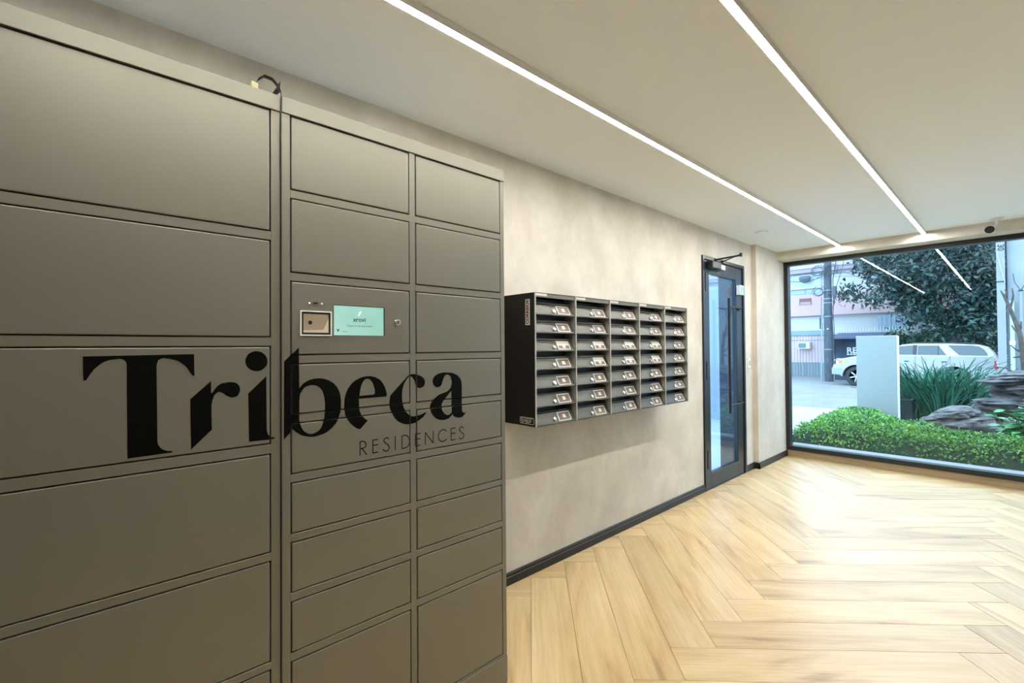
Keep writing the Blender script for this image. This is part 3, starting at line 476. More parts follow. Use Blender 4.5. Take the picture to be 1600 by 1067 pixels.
bm = bmesh.new(); cyl(bm, (xp, 0.495, 1.429), (xp+0.0016, 0.495, 1.429), 0.0055, n=20)
obj('camera_lens', place(bm, inv), M['black_plastic'], pn)
bm = bmesh.new(); prism(bm, [(0.4755, 1.3995), (0.549, 1.3995), (0.549, 1.442), (0.533, 1.408), (0.4755, 1.4055)], 'x', xp+0.0005, xp+0.0013)
obj('plate_ledge', place(bm, inv), mat('taupe_ledge', (0.62, 0.54, 0.44), 0.4), pn)
for y in (0.492, 0.529):
    bm = bmesh.new(); lathe(bm, [(0.0032, 0), (0.0032, 0.0015), (0.001, 0.0026)], (xp, y, 1.486), 'x', 12); obj('screw', place(bm, inv), M['chrome'], pn)
bm = bmesh.new(); box(bm, xp-0.001, 0.503, 1.484, xp+0.0008, 0.518, 1.490); obj('usb_port', place(bm, inv), M['black_plastic'], pn)
bm = bmesh.new(); box(bm, xp-0.001, 0.505, 1.481, xp+0.0018, 0.516, 1.484); obj('port_lip', place(bm, inv), M['chrome'], pn)
bm = bmesh.new(); lathe(bm, [(0.0115, 0), (0.0115, 0.004), (0.0095, 0.007), (0.006, 0.0075)], (xp, 0.781, 1.438), 'x', 24)
lk = obj('cylinder_lock', place(bm, inv), M['chrome'], pn, smooth=False)
bm = bmesh.new(); box(bm, xp+0.0072, 0.7795, 1.432, xp+0.0082, 0.7825, 1.4435); obj('keyhole', place(bm, inv), M['black_plastic'], lk)

# flat cable looped over the lockers, with its pale connector
bm = bmesh.new()
pts = [(0.50, 0.362, 2.077), (0.52, 0.360, 2.105), (0.53, 0.366, 2.122), (0.545, 0.378, 2.130), (0.56, 0.395, 2.121), (0.572, 0.408, 2.100), (0.577, 0.4135, 2.083), (0.5755, 0.4145, 2.06), (0.574, 0.4145, 1.9), (0.572, 0.4148, 1.5), (0.572, 0.4148, 0.06)]
for (a, b) in zip(pts, pts[1:]):
    pass
w = 0.0055
prev = None
for i, p in enumerate(pts):
    k = w if i < 6 else max(0.0011, w-(i-5)*0.0025)
    q = [bm.verts.new((p[0]+dx, p[1]+dy, p[2])) for dx, dy in ((-k, -0.0006), (k, -0.0006), (k, 0.0006), (-k, 0.0006))] if i > 5 else [bm.verts.new((p[0]-k, p[1]-0.0005, p[2]-k*0.3)), bm.verts.new((p[0]+k, p[1], p[2]+k*0.3)), bm.verts.new((p[0]+k, p[1]+0.001, p[2]+k*0.3-0.0012)), bm.verts.new((p[0]-k, p[1]+0.0006, p[2]-k*0.3-0.0012))]
    if prev:
        for j in range(4): bm.faces.new((prev[j], prev[(j+1) % 4], q[(j+1) % 4], q[j]))
    prev = q
cb = empty('cable', (0.55, 0.40, 2.076), label='thin black cable looped over the top edge where the two lockers meet', category='cable')
ci = Matrix.Translation((-0.55, -0.40, -2.076))
obj('cable_strip', place(bm, ci), M['black_plastic'], cb)
bm = bmesh.new(); tube(bm, [(0.560, 0.398, 2.080), (0.569, 0.405, 2.09), (0.577, 0.412, 2.112), (0.570, 0.409, 2.085), (0.553, 0.402, 2.079)], [0.002, 0.004, 0.003, 0.004, 0.003])
obj('cable_knot', place(bm, ci), M['black_plastic'], cb)
bm = bmesh.new(); box(bm, 0.546, 0.343, 2.0755, 0.556, 0.361, 2.099, 0.002); obj('connector', place(bm, ci), mat('ivory_plastic', (0.38, 0.35, 0.20), 0.5), cb)
bm = bmesh.new(); tube(bm, [(0.551, 0.360, 2.079), (0.552, 0.376, 2.0785), (0.553, 0.402, 2.079)], 0.0012); obj('lead_wire', place(bm, ci), M['black_plastic'], cb)

# ------------------------------------------------------------------ mailbox bank
MY0, CW, MX, MZ0, MZ1 = 1.775, 0.3372, 0.25, 0.926, 1.645
BOT = [1.529, 1.430, 1.330, 1.230, 1.130, 1.029, 0.928]
mb = empty('mailbox_bank', (0.125, MY0+2.5*CW, MZ0), label='wall-mounted bank of thirty-five grey mailboxes in a black steel case', category='mailboxes')
mi = Matrix.Translation(-mb.location)
YE = MY0+5*CW
bm = bmesh.new()
box(bm, 0.001, MY0-0.002, MZ0-0.001, MX-0.001, MY0+0.001, MZ1+0.001); box(bm, 0.001, YE-0.001, MZ0-0.001, MX-0.001, YE+0.002, MZ1+0.001)
box(bm, 0.001, MY0+0.001, MZ1-0.001, MX-0.001, YE-0.001, MZ1+0.001); box(bm, 0.001, MY0+0.001, MZ0-0.001, MX-0.001, YE-0.001, MZ0+0.001)
box(bm, 0.001, MY0+0.001, MZ0+0.001, 0.003, YE-0.001, MZ1-0.001)
obj('case', place(bm, mi), M['mail_black'], mb)
for i in range(6):
    y = MY0+i*CW
    bm = bmesh.new(); box(bm, 0.16, y-(0.0022 if i == 5 else 0.001), MZ0+0.002, MX-0.002, y+(0.0022 if i == 0 else 0.001), MZ1-0.002); box(bm, MX-0.003, y-0.0045, MZ0-0.001, MX+0.001, y+0.0045, MZ1+0.001)
    obj('divider', place(bm, mi), M['mail_edge'], mb)
for i in range(5):
    y = MY0+i*CW
    hd = obj('header_strip', place(B(MX-0.012, y+0.0045, 1.622, MX-0.004, y+CW-0.0045, 1.6455, 0.0008), mi), mat('header_grey', (0.13, 0.13, 0.11), 0.5), mb)
    bm = bmesh.new(); box(bm, MX-0.0042, y+0.006, 1.630, MX-0.0035, y+0.095, 1.6435)
    st = obj('nameplate', place(bm, mi), M['card'], hd) 
    bm = bmesh.new()
    box(bm, 0.165, y+0.002, MZ0+0.002, 0.167, y+CW-0.002, 1.622)
    obj('compartment_back', place(bm, mi), M['mail_dark'], mb)
# one mailbox front: local frame, y = 0..w along the wall, bottom front edge at x=0,z=0, leaning back
wd = CW-0.009
def slab(bm, y0, y1, s0, s1, d0, d1):
    # s = distance up the sloped flap, d = proud of the flap plane
    A = math.radians(28); ux = (-math.sin(A), math.cos(A)); nx = (math.cos(A), math.sin(A))
    P = lambda y, s, d: (ux[0]*s+nx[0]*d, y, ux[1]*s+nx[1]*d)
    v = [bm.verts.new(P(y, s, d)) for y, s, d in ((y0,s0,d0),(y1,s0,d0),(y1,s1,d0),(y0,s1,d0),(y0,s0,d1),(y1,s0,d1),(y1,s1,d1),(y0,s1,d1))]
    fs = [bm.faces.new([v[i] for i in q]) for q in ((3,2,1,0),(4,5,6,7),(0,1,5,4),(1,2,6,5),(2,3,7,6),(3,0,4,7))]
    bmesh.ops.recalc_face_normals(bm, faces=fs)
def mailbox(light):
    bm = bmesh.new()
    slab(bm, 0.0015, wd-0.002, 0.0, 0.076, -0.0035, -0.0015)         # full leaf
    slab(bm, 0.0015, wd*0.40, 0.0, 0.062, -0.0015, 0.003)            # plain raised part
    slab(bm, 0.0015, wd-0.010, 0.067, 0.076, -0.0015, 0.005)         # top lip
    slab(bm, 0.0015, wd-0.002, -0.001, 0.005, -0.0015, 0.003)        # bottom hem
    d = obj('mailbox_door', bm, M['mail_grey'])
    bm = bmesh.new(); slab(bm, wd*0.575, wd*0.90, 0.0085, 0.0625, -0.0015, 0.0012)
    fr = obj('card_frame', bm, M['card'], d)
    bm = bmesh.new()
    if light:
        slab(bm, wd*0.60, wd*0.875, 0.0135, 0.034, 0.0012, 0.0017)
    else:
        slab(bm, wd*0.598, wd*0.877, 0.0135, 0.0565, 0.0012, 0.0017)
    cd = obj('printed_card', bm, M['card_dark'], d)
    bm = bmesh.new(); slab(bm, wd*0.70, wd*0.775, 0.025 if not light else 0.018, 0.046 if not light else 0.034, 0.0017, 0.0021)
    obj('number_label', bm, M['card'], d)
    A = math.radians(28); nn = Vector((math.cos(A), 0, math.sin(A))); up = Vector((-math.sin(A), 0, math.cos(A)))
    c = up*0.024 + Vector((0, wd*0.48, 0))
    bm = bmesh.new(); cyl(bm, c-nn*0.0015, c+nn*0.006, 0.0115, 0.0115, 18); cyl(bm, c+nn*0.006, c+nn*0.0075, 0.0115, 0.008, 18)
    lo = obj('lock', bm, M['chrome'], d)
    return d
protoA = mailbox(False); protoB = mailbox(True)
shelf0 = None
first = {0: True, 1: True}
for c in range(5):
    for r in range(7):
        lt = 1 if (r == 2 and c < 4) or (r == 3 and 0 < c < 4) else 0
        src = (protoA, protoB)[lt]
        if first[lt]: d = src; d.parent = mb; first[lt] = False
        else: d = copy_tree(src, mb)
        d.location = Vector((MX-0.004, MY0+c*CW+0.0045, BOT[r])) - mb.location
    for r in range(6):
        y = MY0+c*CW
        # shelf behind the flap's front edge: ceiling of the opening below
        if shelf0 is None:
            shelf0 = obj('shelf', B(-0.08, 0.003, -0.0025, -0.001, CW-0.012, -0.0012), M['mail_dark'], mb); s = shelf0
        else: s = shelf0.copy(); COL.objects.link(s)
        s.location = Vector((MX, y+0.0045, BOT[r])) - mb.location
# lettering on the black side of the case
def side_text(s, size, x, z, m, bold, vertical, parent, name='side_lettering'):
    bm = text_bm(s, size, 0.0001, bold)
    R = ON_Y @ Matrix.Rotation(PI/2 if vertical else 0, 4, 'Z')
    place(bm, mi @ Matrix.Translation((x, MY0-0.0030, z)) @ R); return obj(name, bm, m, parent)
bm = bmesh.new(); box(bm, 0.176, MY0-0.0026, 1.472, 0.210, MY0-0.0021, 1.612)
sk = obj('side_sticker', place(bm, mi), M['card'], mb)
side_text('CORREIOS', 0.0275, 0.193, 1.5425, M['mail_black'], 0.0012, True, sk)
bm = bmesh.new()
X0, X1, Z0, Z1 = 0.128, 0.236, 0.936, 0.972
def rrect(x0, x1, z0, z1, r):
    o = []
    for cx, cz, a0 in ((x1-r, z1-r, 0), (x0+r, z1-r, 90), (x0+r, z0+r, 180), (x1-r, z0+r, 270)):
        for k in range(5): a = math.radians(a0+k*22.5); o.append((cx+r*math.cos(a), cz+r*math.sin(a)))
    return o
bm = curve_bm([rrect(X0, X1, Z0, Z1, 0.007), rrect(X0+0.0025, X1-0.0025, Z0+0.0025, Z1-0.0025, 0.005)], 0.0002)
place(bm, mi @ Matrix.Translation((0, MY0-0.0024, 0)) @ ON_Y)
ml = obj('maker_label', bm, M['card'], mb)
bm = bmesh.new()
for zz, xs in ((0.9655, ((0.150, 0.166), (0.170, 0.222))), (0.957, ((0.136, 0.155), (0.160, 0.196), (0.20, 0.215))), (0.9505, ((0.136, 0.150), (0.154, 0.190), (0.196, 0.216))), (0.944, ((0.140, 0.158), (0.170, 0.205)))):
    for a, b in xs: box(bm, a, MY0-0.0025, zz-0.0014, b, MY0-0.0021, zz+0.0014)
obj('label_lines', place(bm, mi), M['card'], ml)
bm = bmesh.new(); cyl(bm, (0.139, MY0-0.0026, 0.9645), (0.139, MY0-0.0021, 0.9645), 0.004, n=12); obj('label_emblem', place(bm, mi), M['card'], ml)

# ------------------------------------------------------------------ door in the left wall
dr = empty('door_1', (0, (DY0+DY1)/2, 0), kind='structure')
di = Matrix.Translation(-dr.location)
bm = bmesh.new()
for a in ((-0.10, DY0, 0, 0.016, DY0+0.038, DZ), (-0.10, DY1-0.038, 0, 0.016, DY1, DZ), (-0.10, DY0+0.038, DZ-0.034, 0.016, DY1-0.038, DZ)): box(bm, *a, 0.002)
obj('door_frame', place(bm, di), M['alu_dark'], dr)
LY0, LY1 = DY0+0.041, DY1-0.042
bm = bmesh.new()
box(bm, -0.045, LY0, 0.006, 0.004, 4.395, DZ-0.038, 0.0015); box(bm, -0.045, 5.030, 0.006, 0.004, LY1, DZ-0.038, 0.0015)
box(bm, -0.045, 4.395, 0.006, 0.004, 5.030, 0.142, 0.0015); box(bm, -0.045, 4.395, 2.045, 0.004, 5.030, DZ-0.038, 0.0015)
lf = obj('door_leaf', place(bm, di), M['alu_dark'], dr)
bm = bmesh.new()
for a in ((-0.002, 4.395, 0.142, 0.0015, 4.401, 2.045), (-0.002, 5.018, 0.142, 0.0015, 5.030, 2.045), (-0.002, 4.401, 0.142, 0.0015, 5.018, 0.150), (-0.002, 4.401, 2.038, 0.0015, 5.018, 2.045)): box(bm, *a)
obj('glazing_bead', place(bm, di), M['black_plastic'], lf)
obj('door_pane', place(B(-0.024, 4.393, 0.140, -0.016, 5.032, 2.047), di), M['door_glass'], lf)
bm = bmesh.new()
tube(bm, [(0.055, 4.715, 0.685), (0.055, 4.715, 1.825)], 0.015, 12)
for z in (0.76, 1.74): tube(bm, [(0.055, 4.715, z), (0.050, 4.90, z), (0.045, 5.07, z), (0.0, 5.08, z)], 0.008, 8)
for z in (0.76, 1.74): cyl(bm, (0.003, 5.08, z), (0.014, 5.08, z), 0.022, n=16)
obj('pull_handle', place(bm, di), M['black'], lf)
for z0, z1 in ((1.865, 2.045), (1.03, 1.205), (0.20, 0.375)):
    bm = bmesh.new(); box(bm, 0.0, 4.300, z0, 0.009, 4.318, z1, 0.002); cyl(bm, (0.010, 4.309, z0), (0.010, 4.309, z1), 0.007, n=10)
    obj('hinge', place(bm, di), M['black_plastic'], dr)
# door closer
bm = bmesh.new(); box(bm, 0.005, 4.33, 2.085, 0.075, 4.52, 2.150, 0.006, 2)
cl = obj('door_closer', place(bm, di), M['black_plastic'], dr)
bm = bmesh.new(); box(bm, 0.005, 4.522, 2.090, 0.06, 4.64, 2.140, 0.004); obj('closer_cover', place(bm, di), mat('satin_silver', (0.62, 0.61, 0.58), 0.35, metal=0.7), cl)
bm = bmesh.new(); cyl(bm, (0.045, 4.463, 2.15), (0.045, 4.463, 2.185), 0.016, n=14)
tube(bm, [(0.045, 4.463, 2.178), (0.17, 4.44, 2.178), (0.294, 4.417, 2.178)], 0.0085, 8); cyl(bm, (0.294, 4.417, 2.165), (0.294, 4.417, 2.197), 0.013, n=12)
tube(bm, [(0.294, 4.417, 2.188), (0.15, 4.55, 2.188), (0.014, 4.68, 2.188)], 0.006, 8); box(bm, 0.014, 4.66, 2.175, 0.028, 4.70, 2.200)
obj('closer_arm', place(bm, di), M['black_plastic'], cl)
# electric lock box at the frame
lb = empty('electric_lock_box', (0.03, 5.07, 1.93), label='small silver electric lock box with brass edge at the upper right of the glass door', category='lock')
bi_ = Matrix.Translation(-lb.location)
bm = bmesh.new(); box(bm, 0.004, 5.03, 1.882, 0.046, 5.135, 1.985, 0.003); obj('lock_housing', place(bm, bi_), mat('silver_blue_case', (0.55, 0.60, 0.66), 0.35, metal=0.4), lb)
bm = bmesh.new(); box(bm, 0.030, 5.018, 1.885, 0.044, 5.029, 1.980, 0.002); obj('brass_side', place(bm, bi_), M['gold'], lb)
bm = bmesh.new(); box(bm, 0.0462, 5.045, 1.90, 0.0475, 5.075, 1.965); box(bm, 0.0462, 5.09, 1.90, 0.0475, 5.12, 1.965); obj('lock_badge', place(bm, bi_), M['chrome'], lb)
# wall push plate
sw = empty('wall_switch', (0.0, 5.345, 1.163), label='small white wall switch beside the right edge of the glass door', category='switch')
bm = bmesh.new(); box(bm, 0.0, -0.034, -0.058, 0.008, 0.034, 0.058, 0.003); obj('switch_plate', bm, M['white'], sw)
bm = bmesh.new(); box(bm, 0.0081, -0.016, -0.026, 0.013, 0.022, 0.026, 0.002); obj('rocker', bm, M['grey_plastic'], sw)
# what shows through the door glass: a bright passage with a marble floor
obj('passage_floor', B(-4.0, 3.2, -0.03, -0.251, 8.6, 0.0), mat('white_marble_floor', (0.45, 0.47, 0.49), 0.3, var=0.06, scale=2), kind='structure')
obj('passage_side_wall', B(-0.250, 5.19, 0.0, -0.102, 5.224, 2.2), mat('slate_wall', (0.012, 0.015, 0.022), 0.3), kind='structure')
obj('passage_far_wall', B(-4.0, 8.6, 0.0, -1.2, 8.7, 2.4), mat('passage_white', (0.30, 0.36, 0.40), 0.7), kind='structure')

# ------------------------------------------------------------------ ceiling devices
sd = empty('smoke_detector', (0.315, 4.875, H), label='small round white detector on the ceiling near the glass door', category='detector')
bm = bmesh.new(); lathe(bm, [(0.062, 0.0), (0.062, -0.006), (0.055, -0.012), (0.035, -0.018), (0.01, -0.019)], (0, 0, 0), 'z', 28); obj('detector_body', bm, M['ceiling'], sd, smooth=False)
bm = bmesh.new(); lathe(bm, [(0.056, -0.0118), (0.056, -0.0132), (0.050, -0.0140), (0.050, -0.0118)], (0, 0, 0), 'z', 28); obj('vent_ring', bm, M['grey_plastic'], sd)
cc = empty('security_camera', (1.885, 5.985, H), label='white bullet security camera with a black face, under the ceiling above the window', category='camera')
bm = bmesh.new(); lathe(bm, [(0.045, 0.0), (0.045, -0.010), (0.030, -0.016), (0.014, -0.018)], (0, 0, 0), 'z', 20); tube(bm, [(0, 0, -0.015), (0, 0, -0.055), (-0.012, -0.015, -0.08)], [0.014, 0.013, 0.014], 10)
obj('mount', bm, M['white'], cc)
dv = Vector((-0.045, -0.98, -0.20)).normalized()
c0 = Vector((-0.040, 0.03, -0.085)); 
bm = bmesh.new(); cyl(bm, c0, c0+dv*0.11, 0.030, 0.036, 24); cyl(bm, c0, c0-dv*0.01, 0.030, 0.022, 24)
obj('camera_body', bm, M['white'], cc)
bm = bmesh.new(); cyl(bm, c0+dv*0.1101, c0+dv*0.113, 0.033, 0.031, 24); obj('camera_face', bm, M['black_plastic'], cc)
bm = bmesh.new(); cyl(bm, c0+dv*0.1131, c0+dv*0.1145, 0.012, 0.010, 16); obj('lens', bm, mat('lens_dark', (0.02, 0.03, 0.04), 0.1), cc)
# ------------------------------------------------------------------ outside ground
M['asphalt'] = mat('pale_asphalt', (0.20, 0.21, 0.22), 0.85, var=0.12, scale=1.2, bump=0.2)
M['pave'] = mat('light_paving', (0.36, 0.37, 0.375), 0.8, var=0.07, scale=1.5)
obj('road', B(-45, 12.2, -0.40, 45, 23.9, -0.24), M['asphalt'], kind='structure')
bm = bmesh.new(); box(bm, -45, 6.60, -0.40, 45, 12.2, -0.06); obj('near_pavement', bm, M['pave'], kind='structure')
obj('far_pavement', B(-45, 23.9, -0.40, 45, 60, -0.245), mat('grey_paving', (0.18, 0.19, 0.20), 0.85, var=0.1, scale=1.0), kind='structure')
obj('garden_bed', B(-0.25, 6.665, -0.1, 6.0, 10.9, 0.0), mat('white_gravel', (0.42, 0.42, 0.41), 0.9, var=0.15, scale=40, bump=0.6, bscale=90), kind='structure')

# ------------------------------------------------------------------ plants
def leaf_mat(name, cols, rough=0.45, sc=5.0):
    m, n, l, b = new_mat(name)
    tc = n.new('ShaderNodeTexCoord'); nz = n.new('ShaderNodeTexNoise'); nz.inputs['Scale'].default_value = sc; nz.inputs['Detail'].default_value = 3
    wn_ = n.new('ShaderNodeTexWhiteNoise'); wn_.noise_dimensions = '3D'
    sn = n.new('ShaderNodeVectorMath'); sn.operation = 'SNAP'; sn.inputs[1].default_value = (0.03, 0.03, 0.03)
    mx = n.new('ShaderNodeMath'); mx.operation = 'MULTIPLY_ADD'; mx.inputs[1].default_value = 0.35
    sb = n.new('ShaderNodeMath'); sb.operation = 'SUBTRACT'; sb.inputs[1].default_value = 0.17
    rp = n.new('ShaderNodeValToRGB')
    l.new(tc.outputs['Object'], nz.inputs[0]); l.new(tc.outputs['Object'], sn.inputs[0]); l.new(sn.outputs[0], wn_.inputs[0])
    l.new(wn_.outputs['Value'], mx.inputs[0]); l.new(nz.outputs['Fac'], mx.inputs[2]); l.new(mx.outputs[0], sb.inputs[0]); l.new(sb.outputs[0], rp.inputs[0])
    cr = rp.color_ramp; cr.elements[0].position = 0.25; cr.elements[0].color = (*cols[0], 1); cr.elements[1].position = 0.75; cr.elements[1].color = (*cols[-1], 1)
    for i, c in enumerate(cols[1:-1]): e = cr.elements.new(0.25+0.5*(i+1)/(len(cols)-1)); e.color = (*c, 1)
    l.new(rp.outputs[0], b.inputs['Base Color']); b.inputs['Roughness'].default_value = rough
    b.inputs['Subsurface Weight'].default_value = 0.0
    return m
M['hedge_leaf'] = leaf_mat('hedge_leaf', [(0.035, 0.14, 0.06), (0.11, 0.32, 0.08), (0.28, 0.55, 0.10)], 0.4, 3.0)
M['tree_leaf'] = leaf_mat('tree_leaf', [(0.013, 0.036, 0.038), (0.032, 0.075, 0.07), (0.08, 0.155, 0.13)], 0.22, 1.2)
M['bush_leaf'] = leaf_mat('bush_leaf', [(0.02, 0.06, 0.05), (0.05, 0.13, 0.08), (0.10, 0.22, 0.13)], 0.4, 1.5)
M['strap_leaf'] = mat('strap_leaf', (0.035, 0.16, 0.10), 0.35, var=0.25, scale=6, rnd=0.45)
M['fern_leaf'] = mat('fern_leaf', (0.10, 0.38, 0.15), 0.4, rnd=0.35)
M['bark'] = mat('bark', (0.10, 0.085, 0.075), 0.9, var=0.3, scale=14, bump=0.5)
def leaf(vs, fs, c, d, n_, ln, wd_, fold=0.25):
    s = d.cross(n_).normalized(); i = len(vs)
    mid = c + d*ln*0.5
    vs += [c, mid + s*wd_*0.5 + n_*wd_*fold, c + d*ln, mid - s*wd_*0.5 + n_*wd_*fold]
    fs += [(i, i+1, i+2), (i, i+2, i+3)]
def rdir(zb=0.0):
    v = Vector((random.gauss(0, 1), random.gauss(0, 1), random.gauss(0, 1)+zb)); return v.normalized()
def leafmesh(name, vs, fs, m, parent=None, **tags):
    me = bpy.data.meshes.new(name); me.from_pydata([tuple(v) for v in vs], [], fs); me.materials.append(m)
    o = bpy.data.objects.new(name, me); COL.objects.link(o)
    if parent is not None: o.parent = parent
    for k, v in tags.items(): o[k] = v
    return o

# clipped hedge under the window: low, L-shaped, running round the sign
HP = [(-0.12, 6.72), (5.5, 6.72), (5.5, 7.75), (2.1, 7.80), (1.45, 7.95), (1.0, 8.35), (0.75, 8.9), (0.62, 9.5), (0.25, 9.75), (0.02, 9.7), (-0.08, 9.0), (-0.10, 8.0)]
def inside(x, y, P):
    c = False
    for i in range(len(P)):
        (x1, y1), (x2, y2) = P[i], P[i-1]
        if (y1 > y) != (y2 > y) and x < (x2-x1)*(y-y1)/(y2-y1)+x1: c = not c
    return c
def edge_d(x, y, P):
    b = 9
    for i in range(len(P)):
        a = Vector(P[i-1]); e = Vector(P[i])-a; t = max(0, min(1, (Vector((x, y))-a).dot(e)/e.length_squared)); b = min(b, (Vector((x, y))-a-e*t).length)
    return b
def hh(x, y):
    n1 = noise.noise(Vector((x*3.1, y*3.1, 0.3)))*0.055 + noise.noise(Vector((x*9, y*9, 5)))*0.03
    e = edge_d(x, y, HP); base = 0.33 - 0.05*max(0, 0.35-x)
    return (base + n1)*min(1, 0.45+e*3.2)
vs, fs = [], []
rng = random.Random(3)
cnt = 0
while cnt < 20000:
    x = rng.uniform(-0.15, 4.2); y = rng.uniform(6.70, 9.8)
    if x > 2.8 and rng.random() < 0.5: continue
    if not inside(x, y, HP): continue
    h = hh(x, y)
    depth = rng.random()**2.2
    e = edge_d(x, y, HP)
    z = h*(1-depth*(0.35 if e > 0.12 else 1.0)) - 0.01
    d = rdir(0.9); 
    if d.z < -0.2: d.z = -d.z
    leaf(vs, fs, Vector((x, y, max(z, 0.01))), d, rdir(0.8), rng.uniform(0.028, 0.046), rng.uniform(0.018, 0.028)); cnt += 1
hd = empty('hedge', (2.0, 7.2, 0.0), label='low bright green clipped hedge running along the outside of the window', category='hedge')
hi = Vector((-2.0, -7.2, 0))
leafmesh('leaves', [v+hi for v in vs], fs, M['hedge_leaf'], hd, kind='stuff')
bm = bmesh.new()
def grid_core():
    st_ = 0.09; V = {}
    nx, ny = int(5.6/st_), int(3.1/st_)
    for i in range(nx+1):
        for j in range(ny+1):
            x, y = -0.12+i*st_, 6.72+j*st_
            if inside(x, y, HP): V[i, j] = bm.verts.new((x-2.0, y-7.2, hh(x, y)*0.80-0.012))
    for (i, j) in list(V):
        q = [(i, j), (i+1, j), (i+1, j+1), (i, j+1)]
        if all(k in V for k in q): bm.faces.new([V[k] for k in q])
grid_core()
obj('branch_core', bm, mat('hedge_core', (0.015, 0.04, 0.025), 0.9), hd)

def canopy(name, blobs, n, ln, m, center, parent_tags, trunk=None, zb=-0.3, seed=1, bark=True, gap=0.0):
    random.seed(seed); t = empty(name, center, **parent_tags); c0_ = Vector(center)
    vs, fs = [], []; tot = sum(b[3]*b[4]*b[5] for b in blobs)
    for (x, y, z, rx, ry, rz) in blobs:
        k = int(n*rx*ry*rz/tot)
        ncl = max(3, k//26)
        for _ in range(ncl):
            dd = rdir(); rr = random.random()**0.45
            p = Vector((x+dd.x*rx*rr, y+dd.y*ry*rr, z+dd.z*rz*rr))
            if noise.noise(p*0.9) < gap-0.45: continue
            for _ in range(26):
                q = p + rdir()*random.random()*ln*2.2
                d = rdir(zb); leaf(vs, fs, q-c0_, d, rdir(1.3), ln*random.uniform(0.7, 1.25), ln*random.uniform(0.34, 0.5), 0.12)
    leafmesh('foliage', vs, fs, m, t, kind='stuff')
    if trunk:
        bm = bmesh.new()
        for pts, r0, r1 in trunk:
            k = len(pts); tube(bm, [Vector(p)-c0_ for p in pts], [r0+(r1-r0)*i/(k-1) for i in range(k)], 7)
        obj('trunk', bm, M['bark'], t)
    return t
TB = [(0.9, 25.4, 4.6, 1.5, 1.3, 1.5), (-0.4, 25.0, 4.6, 1.4, 1.4, 1.3), (-1.6, 24.8, 4.3, 1.3, 1.2, 0.9), (-2.5, 24.6, 3.5, 0.75, 0.8, 0.75), (0.2, 25.2, 3.2, 1.6, 1.2, 1.0), (1.0, 25.4, 2.7, 0.9, 1.0, 1.0),
      (-1.6, 24.8, 3.2, 1.1, 1.0, 0.6), (-2.2, 24.6, 2.75, 0.6, 0.6, 0.4), (0.2, 25.6, 5.6, 2.6, 1.6, 0.9), (-0.6, 25.2, 2.3, 0.8, 0.8, 0.5), (-2.0, 24.9, 5.2, 1.2, 1.0, 0.7), (1.55, 25.6, 3.8, 0.65, 0.9, 1.9), (0.6, 25.4, 6.4, 2.4, 1.5, 0.8), (0.3, 24.9, 2.25, 1.0, 0.5, 0.55), (1.2, 25.0, 2.3, 0.7, 0.5, 0.8), (-0.9, 24.9, 3.2, 1.4, 0.6, 1.0)]
canopy('street_tree', TB, 25000, 0.25, M['tree_leaf'], (0.4, 25.2, -0.24), dict(label='large dark leafy street tree spreading behind the silver car', category='tree'),
       [([(0.4, 25.2, -0.24), (0.45, 25.2, 1.0), (0.3, 25.2, 2.2)], 0.13, 0.10), ([(0.3, 25.2, 2.1), (-0.6, 25.1, 3.2), (-1.8, 24.9, 4.0), (-2.4, 24.7, 4.0)], 0.13, 0.03), ([(0.3, 25.2, 2.1), (0.7, 25.3, 3.6), (0.9, 25.4, 5.2)], 0.13, 0.05), ([(0.0, 25.2, 2.6), (-0.5, 25.1, 4.4), (-0.6, 25.1, 5.6)], 0.10, 0.03), ([(0.6, 25.3, 3.0), (1.4, 25.5, 3.8), (1.7, 25.6, 4.8)], 0.07, 0.02)], seed=11, gap=0.33)
canopy('shrub', [(1.0, 26.4, 1.5, 0.9, 0.6, 0.9), (1.6, 26.4, 1.9, 0.7, 0.6, 1.2), (0.4, 26.5, 1.2, 0.6, 0.5, 0.6)], 4200, 0.14, M['bush_leaf'], (1.1, 26.4, -0.24), dict(label='dark green leafy shrub rising behind the rear of the silver car', category='shrub'),
       [([(1.1, 26.4, -0.24), (1.1, 26.4, 0.9)], 0.06, 0.03), ([(1.1, 26.4, 0.4), (1.5, 26.4, 1.6)], 0.04, 0.02)], seed=5)
canopy('shrub', [(-0.8, 26.5, 1.4, 0.8, 0.5, 0.55), (-1.5, 26.5, 1.55, 0.6, 0.5, 0.5), (-0.2, 26.4, 1.6, 0.6, 0.4, 0.5)], 2600, 0.15, M['bush_leaf'], (-0.9, 26.5, -0.24), dict(label='dark leafy shrub behind the roof of the silver car, under the large tree', category='shrub'),
       [([(-0.9, 26.5, -0.24), (-0.9, 26.5, 1.0)], 0.05, 0.03)], seed=6)

